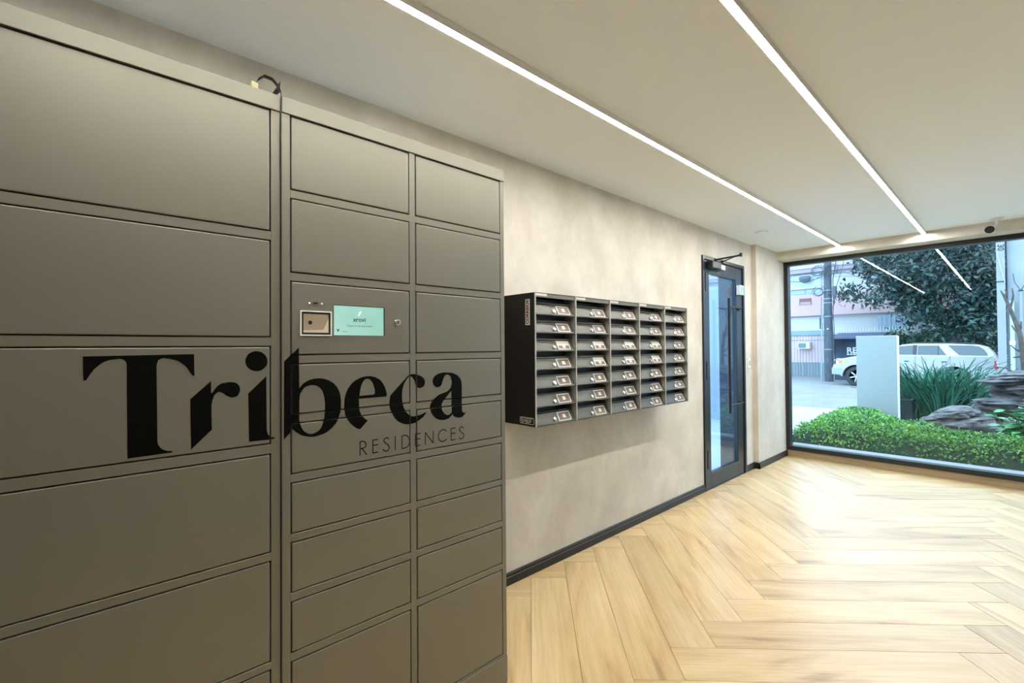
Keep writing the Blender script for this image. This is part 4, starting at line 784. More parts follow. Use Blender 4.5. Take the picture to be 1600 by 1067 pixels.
# strap-leaved clumps behind the rocks: every blade a part
def blade_mesh(seed):
    rg = random.Random(seed); bm = bmesh.new(); L_ = rg.uniform(0.75, 1.0); bend = rg.uniform(0.10, 0.75); w_ = rg.uniform(0.008, 0.013); pv = None
    for i in range(6):
        t = i/5; a = bend*t*t; x = L_*(t*0.12 + bend*0.55*t*t); z = L_*(t*(1-0.38*bend*t*t*1.1)); ww = w_*(1-t**3)+0.001
        q = [bm.verts.new((x, -ww, z)), bm.verts.new((x+0.004, 0, z-0.003)), bm.verts.new((x, ww, z))]
        if pv: bm.faces.new((pv[0], pv[1], q[1], q[0])); bm.faces.new((pv[1], pv[2], q[2], q[1]))
        pv = q
    me = bpy.data.meshes.new('leaf'); bm.to_mesh(me); bm.free(); me.materials.append(M['strap_leaf']); return me
BL = [blade_mesh(i) for i in range(14)]
def clump(x, y, n, s, label, seed):
    rg = random.Random(seed); t = empty('strap_leaf_plant', (x, y, 0.0), label=label, category='plant', group='strap-leaved plants behind the rocks')
    for i in range(n):
        o = bpy.data.objects.new('leaf', rg.choice(BL)); COL.objects.link(o); o.parent = t
        a = rg.uniform(0, 2*PI); r = rg.uniform(0, 0.14)*s
        o.location = (r*math.cos(a), r*math.sin(a), 0); o.rotation_euler = (rg.gauss(0, 0.12), rg.gauss(0.10, 0.14), a+rg.gauss(0, 0.4)); k = s*rg.uniform(0.75, 1.2); o.scale = (k, k, k)
    return t
clump(1.14, 10.35, 240, 1.32, 'tall dark green strap-leaved clump behind the flat grey rock', 1)
clump(0.82, 10.70, 200, 1.22, 'strap-leaved clump nearest the blank pale sign', 2)
clump(0.64, 11.1, 110, 1.1, 'low strap-leaved clump beside the dark planter box', 4)
clump(1.46, 10.70, 190, 1.25, 'strap-leaved clump beside the stacked layered rocks', 3)

# leafy plant at the right end of the hedge
t = empty('leafy_plant', (2.02, 7.92, 0.0), label='fresh green leafy plant right of the rocks, growing at the hedge edge', category='plant')
rg = random.Random(9)
bm = bmesh.new(); pv = None
for i in range(5):
    u = i/4; wv = 0.028*math.sin(PI*min(1, u*0.9+0.08)); q = [bm.verts.new((0.11*u, -wv, 0.02*u-0.03*u*u)), bm.verts.new((0.11*u, 0, 0.02*u-0.03*u*u-0.006)), bm.verts.new((0.11*u, wv, 0.02*u-0.03*u*u))]
    if pv: bm.faces.new((pv[0], pv[1], q[1], q[0])); bm.faces.new((pv[1], pv[2], q[2], q[1]))
    pv = q
lm = bpy.data.meshes.new('leaf'); bm.to_mesh(lm); bm.free(); lm.materials.append(M['fern_leaf'])
bm = bmesh.new(); stems = []
for i in range(11):
    a = rg.uniform(0, 2*PI); r = rg.uniform(0.05, 0.22); hgt = rg.uniform(0.35, 0.72)
    top = Vector((r*math.cos(a), r*math.sin(a), hgt)); stems.append(top); tube(bm, [(0, 0, 0), tuple(top*0.5+Vector((0, 0, 0.05))), tuple(top)], [0.007, 0.005, 0.003], 5)
obj('stem', bm, mat('green_stem', (0.10, 0.16, 0.07), 0.6), t)
for s_ in stems:
    for k in range(15):
        u = rg.uniform(0.45, 1.0); a = rg.uniform(0, 2*PI)
        o = bpy.data.objects.new('leaf', lm); COL.objects.link(o); o.parent = t
        o.location = s_*u; o.rotation_euler = (rg.gauss(0, 0.3), rg.uniform(-0.5, 0.35), a); kk = rg.uniform(0.8, 1.25); o.scale = (kk, kk, kk)
t.scale = (1.15, 1.15, 1.0)

# ------------------------------------------------------------------ rocks, planter, sign, bare branch
M['rock'] = mat('layered_rock', (0.11, 0.106, 0.11), 0.85, var=0.75, scale=7, bump=1.0, bscale=12, stretch=(1, 1, 3.5))
def rock(x, y, z, sx, sy, sz, label, seed, rz=0.0, tilt=0.0, taper=0.0, amp=0.30):
    bm = bmesh.new(); bmesh.ops.create_icosphere(bm, subdivisions=5, radius=1.0)
    sd_ = seed*7.3
    for v in bm.verts:
        p = v.co.copy(); pz = p.z*2.3
        n1 = noise.noise(Vector((p.x*1.1+sd_, p.y*1.1, p.z*1.1))); st1 = noise.noise(Vector((p.x*0.8+sd_, p.y*0.8, pz*1.3+3))); st2 = noise.noise(Vector((p.x*1.8, p.y*1.8+sd_, pz*3.1)))
        n3 = noise.noise(Vector((p.x*5+sd_, p.y*5, p.z*9)))
        n4 = noise.noise(Vector((p.x*2.6, p.y*2.6+sd_, p.z*7+p.x*1.5)))
        k = 1 + amp*1.1*n1 + amp*0.9*st1 + amp*0.7*st2 + 0.10*n3 + 0.16*abs(n4)
        hx = 1-taper*max(0, -p.x)
        v.co = Vector((p.x*k*sx, p.y*k*sy*hx, (abs(p.z)**0.8*(1 if p.z > 0 else -1))*(1+0.4*amp*(st1+n1))*sz*hx))
    o = obj('rock', bm, M['rock'], smooth=False, label=label, category='rock', group='grey garden rocks')
    o.location = (x, y, z); o.rotation_euler = (0, tilt, rz); return o
rock(1.40, 8.80, 0.27, 0.36, 0.30, 0.24, 'flat pointed grey rock lying in front, nearest the hedge', 1, -0.15, -0.16, 0.35)
rock(2.30, 9.50, 0.26, 0.62, 0.42, 0.32, 'dark bulky base rock at the bottom of the rock stack', 2, 0.1)
rock(2.07, 9.38, 0.50, 0.50, 0.34, 0.16, 'broad layered slab second from the bottom of the rock stack', 3, 0.12, -0.04)
rock(2.22, 9.42, 0.70, 0.48, 0.32, 0.16, 'layered grey slab second from the top of the rock stack', 4, -0.1, -0.06)
rock(2.12, 9.40, 0.88, 0.44, 0.28, 0.11, 'thin light grey slab on top of the rock stack', 5, 0.0, -0.10)
pl = empty('planter_box', (0.66, 10.05, 0.0), label='dark square planter box standing behind the blank pale sign', category='planter')
bm = bmesh.new()
for a in ((-0.16, -0.16, 0, 0.16, -0.14, 0.44), (-0.16, 0.14, 0, 0.16, 0.16, 0.44), (-0.16, -0.14, 0, -0.14, 0.14, 0.44), (0.14, -0.14, 0, 0.16, 0.14, 0.44)): box(bm, *a)
obj('box_wall', bm, mat('planter_dark', (0.02, 0.035, 0.035), 0.5), pl)
bm = bmesh.new()
for a in ((-0.17, -0.17, 0.44, 0.17, -0.135, 0.455), (-0.17, 0.135, 0.44, 0.17, 0.17, 0.455), (-0.17, -0.135, 0.44, -0.135, 0.135, 0.455), (0.135, -0.135, 0.44, 0.17, 0.135, 0.455)): box(bm, *a)
obj('rim', bm, mat('planter_rim', (0.05, 0.07, 0.075), 0.4), pl)
obj('soil', B(-0.14, -0.14, 0.35, 0.14, 0.14, 0.41), M['bark'], pl)
sg = empty('blank_sign', (0.465, 9.33, 0.0), label='blank pale blue-grey upright sign panel rising from the hedge outside', category='sign')
obj('sign_panel', B(-0.258, -0.03, 0.0, 0.258, 0.05, 1.488, 0.003), mat('pale_sign_paint', (0.29, 0.345, 0.355), 0.55), sg)
bm = bmesh.new(); box(bm, 0.2585, -0.032, 0.0, 0.276, 0.052, 1.490, 0.002); box(bm, -0.262, -0.032, 1.4885, 0.258, 0.052, 1.494, 0.001)
obj('sign_edge', bm, mat('white_sign_edge', (0.75, 0.77, 0.77), 0.5), sg)
br = empty('bare_branch', (2.06, 9.55, 0.7), label='bare twisted brown branch standing among the rocks', category='branch')
bi2 = Vector((2.06, 9.6, 0.7)); Yb = 9.6
def bp2(*q): return [tuple(Vector((x, Yb+dy, z))-Vector((2.06, 9.55, 0.7))) for x, z, dy in q]
bm = bmesh.new()
tube(bm, bp2((2.08, 0.62, 0), (2.06, 0.95, 0.02), (2.048, 1.167, 0.0), (2.035, 1.35, -0.01), (2.016, 1.51, 0.0), (1.978, 1.673, 0.02), (1.925, 1.874, 0.0), (1.878, 2.023, 0.01), (1.845, 2.107, 0)), [0.045, 0.038, 0.033, 0.031, 0.029, 0.026, 0.022, 0.014, 0.008], 8)
obj('main_branch', bm, M['bark'], br)
for pts, r in (([(1.935, 1.86, 0), (1.955, 1.95, 0.01), (1.966, 2.03, 0), (1.956, 2.13, 0)], (0.016, 0.013, 0.012, 0.007)), ([(1.885, 2.0, 0), (1.898, 2.07, 0), (1.888, 2.12, 0)], (0.012, 0.01, 0.007)), ([(2.018, 1.52, 0), (2.032, 1.58, 0), (2.034, 1.66, 0)], (0.018, 0.013, 0.008)),
               ([(2.016, 1.50, 0), (1.97, 1.55, -0.02), (1.943, 1.61, 0)], (0.016, 0.012, 0.008)), ([(2.05, 1.16, 0), (2.0, 1.17, 0), (1.951, 1.155, 0)], (0.02, 0.015, 0.01)), ([(2.045, 1.22, 0), (1.98, 1.27, 0), (1.929, 1.33, 0)], (0.014, 0.01, 0.006)),
               ([(2.08, 0.80, -0.1), (2.046, 0.768, -0.08), (1.99, 0.83, -0.06), (1.946, 0.901, -0.04), (1.89, 1.01, 0)], (0.03, 0.026, 0.022, 0.018, 0.012)), ([(2.03, 0.85, 0), (1.95, 0.96, 0), (1.87, 1.01, 0), (1.78, 1.015, 0), (1.678, 0.985, 0)], (0.012, 0.01, 0.009, 0.007, 0.005))):
    bm = bmesh.new(); tube(bm, bp2(*pts), list(r), 6); obj('twig', bm, M['bark'], br)

# ------------------------------------------------------------------ car
Y0 = 22.0; CWD = 1.74
M['car'] = mat('car_silver', (0.44, 0.46, 0.47), 0.25, metal=0.2)
M['car_dark'] = mat('car_trim', (0.03, 0.04, 0.045), 0.5)
M['car_glass'] = mat('car_glass', (0.03, 0.06, 0.075), 0.06, spec=0.9)
M['tyre'] = mat('tyre', (0.03, 0.04, 0.05), 0.8)
car = empty('car', (-0.74, Y0+CWD/2, -0.24), label='silver estate off-roader parked across the street, seen from its left side', category='car')
ci = Matrix.Translation(-car.location)
def arch(cx, cz, r, n=10): return [(cx+r*math.cos(PI-PI*i/n), cz+r*math.sin(PI-PI*i/n)) for i in range(n+1)]
low = [(-3.00, 0.20), (-3.02, 0.42), (-2.97, 0.58), (-2.86, 0.62), (-2.83, 0.74), (-2.66, 0.83), (-2.30, 0.91), (-1.60, 0.965), (-1.45, 0.985), (1.40, 0.955), (1.52, 0.93), (1.57, 0.78), (1.585, 0.55), (1.64, 0.50), (1.64, 0.24), (1.50, 0.20), (0.98, 0.14)]
low += arch(0.50, 0.14, 0.46)[::-1] + [(0.02, 0.08), (-1.75, 0.08)] + arch(-2.235, 0.137, 0.46)[::-1] + [(-2.72, 0.16)]
bm = bmesh.new(); prism(bm, low, 'y', Y0, Y0+CWD)
side = [e for e in bm.edges if abs(e.verts[0].co.y-e.verts[1].co.y) < 1e-6]
bmesh.ops.bevel(bm, geom=side, offset=0.035, segments=3, affect='EDGES', profile=0.6)
obj('body', place(bm, ci), M['car'], car)
def inset(z): return 0.05 + max(0, (z-0.93))/0.45*0.17
def gh(pts, side0, eps):
    return [(x, (Y0+inset(z)-eps) if side0 else (Y0+CWD-inset(z)+eps), z) for x, z in pts]
gpts = [(-1.55, 0.94), (-0.98, 1.30), (-0.86, 1.355), (-0.5, 1.385), (0.4, 1.375), (1.11, 1.33), (1.33, 1.25), (1.45, 1.08), (1.53, 0.94)]
bm = bmesh.new(); va = [bm.verts.new(p) for p in gh(gpts, True, 0)]; vb = [bm.verts.new(p) for p in gh(gpts, False, 0)]
bm.faces.new(va); bm.faces.new(vb[::-1])
for i in range(len(va)): bm.faces.new((va[i], vb[i], vb[(i+1) % len(va)], va[(i+1) % len(va)]))
bmesh.ops.recalc_face_normals(bm, faces=bm.faces)
obj('cabin', place(bm, ci), M['car'], car)
def pane(pts, s0, m=M['car_glass'], name='window', eps=0.008, parent=car):
    bm = bmesh.new(); a = [bm.verts.new(p) for p in gh(pts, s0, eps)]; b = [bm.verts.new(p) for p in gh(pts, s0, -0.004)]
    bm.faces.new(a); bm.faces.new(b[::-1])
    for i in range(len(a)): bm.faces.new((a[i], b[i], b[(i+1) % len(a)], a[(i+1) % len(a)]))
    bmesh.ops.recalc_face_normals(bm, faces=bm.faces); return obj(name, place(bm, ci), m, parent)
for s0 in (True, False):
    pane([(0.357, 1.318), (0.95, 1.305), (1.13, 1.27), (1.25, 1.17), (1.33, 1.02), (1.33, 0.955), (0.66, 0.955)], s0)
    pane([(-0.43, 1.31), (0.12, 1.31), (0.34, 0.955), (-0.44, 0.955)], s0)
    pane([(-1.33, 0.965), (-0.94, 1.29), (-0.56, 1.325), (-0.58, 0.955)], s0)
    pane([(-0.56, 1.33), (-0.445, 1.33), (-0.455, 0.95), (-0.575, 0.95)], s0, M['car_dark'], 'pillar', 0.006)
    pane([(0.10, 1.31), (0.125, 1.31), (0.125, 0.955), (0.10, 0.955)], s0, M['car_dark'], 'window_bar', 0.011)
bm = bmesh.new(); v = [bm.verts.new(p) for p in ((-1.50, Y0+0.10, 0.985), (-1.50, Y0+CWD-0.10, 0.985), (-1.01, Y0+CWD-0.22, 1.30), (-1.01, Y0+0.22, 1.30))]; bm.faces.new(v); bmesh.ops.solidify(bm, geom=bm.faces[:], thickness=-0.02)
for q in bm.verts: q.co.x -= 0.015; q.co.z += 0.01
obj('windscreen', place(bm, ci), M['car_glass'], car)
def side_bits(name, a, m, both=True):
    for s in ((0, 1) if both else (0,)):
        bm = bmesh.new(); x0, d0, z0, x1, d1, z1 = a
        if s == 0: box(bm, x0, Y0-d1, z0, x1, Y0-d0, z1, 0.004)
        else: box(bm, x0, Y0+CWD+d0, z0, x1, Y0+CWD+d1, z1, 0.004)
        obj(name, place(bm, ci), m, car)
side_bits('door_handle', (-0.80, 0.0, 0.735, -0.67, 0.02, 0.765), M['car_dark']); side_bits('door_handle', (0.20, 0.0, 0.725, 0.34, 0.02, 0.755), M['car_dark'])
side_bits('side_moulding', (-1.75, 0.0, 0.42, 0.02, 0.014, 0.47), M['car'])
side_bits('bumper_cover', (-3.03, -0.02, 0.20, -2.70, 0.02, 0.45), mat('bumper_grey', (0.30, 0.36, 0.40), 0.5)); side_bits('rear_bumper', (0.97, -0.02, 0.24, 1.63, 0.02, 0.46), mat('bumper_grey2', (0.50, 0.55, 0.58), 0.5))
side_bits('marker_light', (-2.80, -0.01, 0.665, -2.68, 0.012, 0.765), mat('amber_lens', (0.85, 0.25, 0.08), 0.3))
side_bits('tail_light', (1.485, -0.01, 0.53, 1.575, 0.012, 0.79), mat('red_lens', (0.65, 0.03, 0.06), 0.3)); side_bits('tail_light_lens', (1.53, -0.01, 0.62, 1.58, 0.016, 0.77), mat('clear_lens', (0.75, 0.70, 0.72), 0.3))
for x in (-1.62, -0.50, 0.42): side_bits('door_seam', (x, -0.003, 0.14, x+0.012, 0.0015, 0.94), M['car_dark'])
for cx_ in (0.50, -2.235):
    for s in (0, 1):
        bm = bmesh.new(); yy = Y0-0.012 if s == 0 else Y0+CWD-0.04
        pa = arch(cx_, 0.137, 0.50, 14) + arch(cx_, 0.137, 0.455, 14)[::-1]
        prism(bm, pa, 'y', yy, yy+0.05); obj('wheel_arch_trim', place(bm, ci), M['car'], car)
        wy = Y0+0.03 if s == 0 else Y0+CWD-0.25
        bm = bmesh.new(); lathe(bm, [(0.235, 0.0), (0.33, 0.0), (0.372, 0.03), (0.378, 0.11), (0.372, 0.19), (0.33, 0.22), (0.235, 0.22)], (cx_, wy, 0.138), 'y', 32)
        wt = obj('tyre', place(bm, ci), M['tyre'], car)
        bm = bmesh.new(); f0 = wy if s == 0 else wy+0.22; sg_ = 1 if s == 0 else -1
        lathe(bm, [(0.238, 0.0), (0.22, 0.0), (0.205, sg_*0.03), (0.05, sg_*0.035), (0.05, -sg_*0.01), (0.03, -sg_*0.012)], (cx_, f0, 0.138), 'y', 24)
        for k in range(6):
            a = k*PI/3+0.3; d = Vector((math.cos(a), 0, math.sin(a)))
            c_ = Vector((cx_, f0, 0.138)); tube(bm, [c_+d*0.05-Vector((0, sg_*0.004, 0)), c_+d*0.215-Vector((0, -sg_*0.004, 0))], [0.026, 0.03], 6)
        obj('wheel_rim', place(bm, ci), mat('rim_silver', (0.55, 0.60, 0.63), 0.3, metal=0.5), wt)
bm = bmesh.new(); box(bm, -2.6, Y0+0.25, 0.02, 1.4, Y0+CWD-0.25, 0.35); obj('underbody', place(bm, ci), M['car_dark'], car)
for s in (Y0+0.30, Y0+CWD-0.34):
    bm = bmesh.new(); tube(bm, [(-0.7, s, 1.385), (-0.6, s, 1.42), (0.95, s, 1.39), (1.05, s, 1.34)], 0.014, 6); obj('roof_rail', place(bm, ci), M['car_dark'], car)
bm = bmesh.new(); box(bm, -3.01, Y0+0.30, 0.60, -2.86, Y0+CWD-0.30, 0.74, 0.01); obj('grille', place(bm, ci), M['car_dark'], car)
for s in (Y0+0.05, Y0+CWD-0.30):
    bm = bmesh.new(); box(bm, -2.90, s, 0.62, -2.82, s+0.25, 0.74, 0.01); obj('headlight', place(bm, ci), mat('headlight', (0.7, 0.75, 0.78), 0.15), car)
bm = bmesh.new(); box(bm, -1.22, Y0-0.16, 0.93, -1.10, Y0+0.05, 1.06, 0.02); obj('wing_mirror', place(bm, ci), M['car'], car)

# ------------------------------------------------------------------ street pole with wires
up = empty('utility_pole', (-3.64, 24.2, -0.24), label='dark grey wooden street pole wound with cables, left of the silver car', category='pole')
ui = Matrix.Translation(-up.location)
M['pole'] = mat('pole_wood', (0.075, 0.095, 0.12), 0.85, var=0.3, scale=6, stretch=(4, 4, 0.6))
bm = bmesh.new(); cyl(bm, (-3.64, 24.2, -0.24), (-3.64, 24.2, 3.6), 0.165, 0.15, 14); cyl(bm, (-3.64, 24.2, 3.6), (-3.58, 24.2, 9.0), 0.15, 0.125, 14)
obj('pole_shaft', place(bm, ui), M['pole'], up)
bm = bmesh.new(); tube(bm, [(-3.90, 24.1, -0.24), (-3.86, 24.1, 2.0), (-3.82, 24.1, 3.0)], 0.03, 6); obj('conduit', place(bm, ui), mat('conduit_grey', (0.28, 0.36, 0.42), 0.6), up)
for z in (1.15, 2.6, 3.2, 3.38, 3.75):
    bm = bmesh.new(); lathe(bm, [(0.158, 0), (0.172, 0.004), (0.172, 0.026), (0.158, 0.03)], (-3.64, 24.2, z), 'z', 14); obj('pole_band', place(bm, ui), mat('band_grey', (0.35, 0.42, 0.46), 0.6), up)
bm = bmesh.new(); box(bm, -3.64, 24.0, 2.04, -3.59, 24.03, 2.09); obj('pole_tag', place(bm, ui), M['white'], up)
bm = bmesh.new(); box(bm, -3.43, 24.0, 3.45, -3.29, 24.10, 3.92, 0.01); cyl(bm, (-3.6, 24.05, 3.6), (-3.35, 24.05, 3.6), 0.02, n=6); obj('junction_box', place(bm, ui), M['pole'], up)
bm = bmesh.new(); box(bm, -3.955, 24.12, 2.07, -3.845, 24.24, 2.58, 0.01); cyl(bm, (-3.90, 24.18, 2.5), (-3.88, 24.2, 3.5), 0.012, n=6); cyl(bm, (-3.90, 24.2, 2.3), (-3.7, 24.2, 2.3), 0.012, n=6); obj('cable_splice', place(bm, ui), M['pole'], up)
rg = random.Random(21)
wm = mat('wire', (0.05, 0.07, 0.09), 0.6)
def coil(cx, cz, r, n, yy=24.0):
    bm = bmesh.new()
    for k in range(n):
        rr = r*rg.uniform(0.75, 1.1); ox, oz = rg.gauss(0, r*0.12), rg.gauss(0, r*0.12); pts = [(cx+ox+rr*math.cos(a*PI/8), yy+rg.gauss(0, 0.02), cz+oz+rr*0.9*math.sin(a*PI/8)) for a in range(17)]
        tube(bm, pts, 0.009, 4)
    obj('cable_coil', place(bm, ui), wm, up)
coil(-3.93, 3.72, 0.22, 4); coil(-3.95, 4.65, 0.25, 5); coil(-3.45, 4.68, 0.24, 5)
bm = bmesh.new()
tube(bm, [(-3.5, 24.15, 0.0), (-3.42, 24.1, 1.2), (-3.46, 24.1, 2.4), (-3.40, 24.1, 3.3), (-3.42, 24.1, 4.2), (-3.2, 24.1, 5.6)], 0.018, 5)
tube(bm, [(-3.48, 24.1, 0.8), (-3.38, 24.05, 2.0), (-3.43, 24.05, 3.0), (-3.25, 24.05, 4.0), (-3.02, 24.05, 4.8), (-2.9, 24.05, 6.0)], 0.013, 5)
tube(bm, [(-3.6, 24.0, 4.4), (-3.0, 24.0, 3.6+0.9), (-2.2, 24.0, 4.05), (-1.0, 24.0, 4.3)], 0.010, 4)
tube(bm, [(-3.64, 24.0, 4.45), (-4.3, 24.0, 4.2), (-5.4, 24.0, 4.35)], 0.016, 4)
obj('cable_run', place(bm, ui), wm, up)
for k in range(9):
    z0 = 4.3+rg.random()*1.1; dz = rg.uniform(-0.6, 0.8); s = rg.choice((-1, 1)); ex = -3.6+s*rg.uniform(3, 9)
    bm = bmesh.new(); mid = (-3.6+ex)/2
    tube(bm, [(-3.6, 24.0, z0), ((-3.6+mid)/2, 24.0, z0+dz*0.25-0.12), (mid, 24.0, z0+dz*0.5-0.18), ((ex+mid)/2, 24.0, z0+dz*0.75-0.12), (ex, 24.0, z0+dz)], 0.007, 4)
    obj('wire', place(bm, ui), wm, up)

# ------------------------------------------------------------------ buildings across the street
M['fac_white'] = mat('facade_white', (0.52, 0.54, 0.55), 0.8, var=0.05, scale=1.0)
M['fac_pink'] = mat('facade_pink', (0.54, 0.38, 0.39), 0.8, var=0.04, scale=1.0)
YF = 28.0
fb = empty('pink_building', (-2.0, YF+0.5, -0.245), label='pink and white two-storey building across the street with sheet-metal front', category='building')
fi = Matrix.Translation(-fb.location)
def F(name, a, m, parent=None, bev=0): return obj(name, place(B(*a, bev=bev), fi), m, parent or fb)
F('ground_wall', (-14, YF+0.06, -0.245, 9, YF+2, 3.0), M['fac_white'])
bm = bmesh.new()
box(bm, -14, YF-0.25, 2.86, 9, YF+2, 4.10); 
F('pink_band', (-14, YF-0.25, 2.88, 9, YF+2, 4.0), M['fac_pink']); bm.free()
F('upper_wall', (-14, YF-0.05, 4.0, 9, YF+2, 5.13), M['fac_white'])
F('eaves', (-14.2, YF-0.30, 5.13, 9.2, YF+2.1, 5.34), mat('eaves_mauve', (0.36, 0.31, 0.38), 0.8))
F('roof_edge', (-14.2, YF-0.34, 5.34, 9.2, YF+2.1, 5.58), mat('roof_mauve', (0.48, 0.42, 0.50), 0.8))
F('white_panel', (-6.9, YF-0.02, 2.12, -4.50, YF+0.06, 2.84), mat('panel_pale', (0.55, 0.60, 0.62), 0.6))
F('beam', (-14, YF-0.10, 1.88, -4.42, YF+0.06, 2.11), mat('beam_grey', (0.22, 0.32, 0.37), 0.6))
x = -9.0
pm = mat('pink_sheet', (0.56, 0.44, 0.46), 0.6, rnd=0.05); gm = mat('grey_sheet', (0.19, 0.245, 0.28), 0.6, rnd=0.12)
while x < -4.35:
    F('sheet_rib', (x, YF-0.03, 0.46, x+0.085, YF+0.06, 1.87), pm); F('sheet_groove', (x+0.085, YF-0.005, 0.46, x+0.135, YF+0.06, 1.87), pm)
    F('base_sheet', (x, YF-0.05, -0.245, x+0.125, YF+0.06, 0.45), gm); x += 0.135
F('sheet_rail', (-9, YF-0.045, 1.60, -4.36, YF-0.031, 1.64), mat('rail_dark', (0.25, 0.27, 0.32), 0.6))
def acu(x0, z0, x1, z1):
    a = F('air_conditioner', (x0, YF-0.35, z0, x1, YF-0.05, z1), mat('ac_white', (0.72, 0.72, 0.70), 0.5), None, 0.01)
    obj('ac_grille', place(B(x0+0.04, YF-0.362, z0+0.05, x0+(x1-x0)*0.70, YF-0.351, z1-0.05), fi), mat('ac_grille', (0.12, 0.24, 0.24), 0.6), a)
acu(-5.83, 1.17, -5.28, 1.52)
h_ = F('wall_opening', (-5.74, YF-0.26, 3.46, -5.18, YF-0.24, 3.80), mat('opening_brown', (0.20, 0.11, 0.12), 0.8))
F('opening_shelf', (-5.70, YF-0.262, 3.47, -5.22, YF-0.255, 3.62), mat('opening_rose', (0.42, 0.28, 0.29), 0.8), h_)
# upper window band
wf = F('window_frame', (-6.22, YF-0.08, 4.01, -4.74, YF-0.04, 5.11), mat('shutter_blue', (0.30, 0.38, 0.46), 0.5))
pg = mat('pale_glazing', (0.45, 0.58, 0.64), 0.25); pg2 = mat('teal_glazing', (0.30, 0.44, 0.48), 0.25)
F('pane', (-6.16, YF-0.10, 4.42, -4.80, YF-0.08, 5.06), pg, wf)
F('sill_ledge', (-6.2, YF-0.20, 4.31, -4.76, YF-0.08, 4.39), mat('ledge_white', (0.68, 0.76, 0.80), 0.7), wf)
for k in range(2): F('lower_pane', (-6.12+k*0.68, YF-0.10, 4.06, -5.52+k*0.70, YF-0.08, 4.28), pg2, wf)
bm = bmesh.new(); lathe(bm, [(0.24, 0), (0.26, -0.10), (0.20, -0.22), (0.05, -0.28)], (0, 0, 0), 'z', 14)
for q in bm.verts: q.co = Vector((q.co.x*1.1, q.co.y*0.8, q.co.z*1.2))
place(bm, Matrix.Translation((-5.42, YF-0.42, 4.93)))
obj('hanging_cover', place(bm, fi), mat('cover_dark', (0.10, 0.14, 0.17), 0.8), fb)
for (x0, x1) in ((-2.9, -1.9), (-0.6, 0.4), (1.4, 2.4), (4.0, 5.2), (6.0, 7.4)):
    f_ = F('window_frame', (x0, YF-0.08, 4.2, x1, YF-0.04, 5.0), mat('frame_pale', (0.6, 0.68, 0.72), 0.5)); F('pane', (x0+0.06, YF-0.10, 4.26, x1-0.06, YF-0.08, 4.94), pg2, f_)
# blue-grey gate, spiked wall top
sp = empty('spiked_wall', (-2.7, 27.45, -0.245), label='white garden wall topped with small spikes, behind the dark blue kiosk', category='wall')
si = Matrix.Translation(-sp.location)
obj('wall_body', place(B(-4.35, 27.4, -0.245, -0.9, 27.5, 2.02), si), M['fac_white'], sp)
k = -4.3
sm_ = mat('spike_pale', (0.75, 0.82, 0.85), 0.5)
while k < -0.95:
    bm = bmesh.new(); cyl(bm, (k, 27.45, 2.02), (k, 27.45, 2.22), 0.02, 0.003, 5); obj('spike', place(bm, si), sm_, sp); k += 0.11
gt = empty('street_gate', (-1.5, 27.7, -0.245), label='blue-grey metal gate standing behind the spiked wall', category='gate'); gi = Matrix.Translation(-gt.location)
gmat = mat('gate_bluegrey', (0.28, 0.38, 0.46), 0.6)
for k in range(7): obj('gate_panel', place(B(-2.45+k*0.17, 27.65, -0.245, -2.30+k*0.17, 27.69, 2.75), gi), gmat, gt)
bm = bmesh.new(); box(bm, -2.47, 27.692, 2.45, -1.27, 27.72, 2.53); box(bm, -2.47, 27.692, 0.3, -1.27, 27.72, 0.38); obj('gate_rail', place(bm, gi), gmat, gt)
fw_ = empty('picket_fence', (0.1, 26.9, -0.245), label='white picket fence glimpsed over the roof of the silver car', category='fence'); wi = Matrix.Translation(-fw_.location)
for k in range(26): obj('picket', place(B(-0.95+k*0.085, 26.88, -0.245, -0.885+k*0.085, 26.90, 2.0), wi), M['fac_white'], fw_)
bm = bmesh.new(); box(bm, -1.0, 26.902, 1.6, 1.4, 26.93, 1.66); box(bm, -1.0, 26.902, 0.4, 1.4, 26.93, 0.46); obj('fence_rail', place(bm, wi), M['fac_white'], fw_)

# dark blue kiosk with awning
kk = empty('kiosk', (-2.9, 26.2, -0.245), label='dark blue street kiosk with awning and white lettering behind the car bonnet', category='kiosk'); ki = Matrix.Translation(-kk.location)
nb = mat('kiosk_navy', (0.035, 0.065, 0.11), 0.6); nb2 = mat('awning_blue', (0.07, 0.10, 0.17), 0.7); nb3 = mat('awning_grey', (0.18, 0.25, 0.30), 0.7)
obj('kiosk_body', place(B(-3.72, 25.6, -0.245, -1.9, 27.2, 1.75, 0.01), ki), nb, kk)
bm = bmesh.new(); prism(bm, [(26.4, 1.92), (26.4, 1.86), (24.9, 1.62), (24.9, 1.66)], 'x', -3.75, -1.9)
obj('awning_top', place(bm, ki), nb2, kk)
bm = bmesh.new(); prism(bm, [(25.6, 1.76), (24.9, 1.62), (24.95, 1.25), (25.6, 1.0)], 'x', -3.86, -3.84)
obj('awning_side', place(bm, ki), nb3, kk)
bm = bmesh.new(); box(bm, -3.84, 25.60, -0.24, -3.74, 26.4, 1.85); obj('corner_post', place(bm, ki), nb3, kk)
obj('counter', place(B(-3.72, 25.2, 0.62, -3.42, 25.599, 0.70), ki), mat('counter_lilac', (0.45, 0.48, 0.60), 0.6), kk)
wt_ = mat('kiosk_white', (0.85, 0.9, 0.92), 0.6)
bm = text_bm('RE', 0.36, 0.004, 0.010, align='LEFT'); place(bm, ki @ Matrix.Translation((-3.27, 25.58, 1.10)) @ ON_Y); obj('kiosk_lettering', bm, wt_, kk)
bm = bmesh.new()
for a, b in ((-3.26, -3.17), (-3.14, -3.06), (-3.03, -2.93), (-2.90, -2.8)): box(bm, a, 25.585, 0.90, b, 25.595, 0.96)
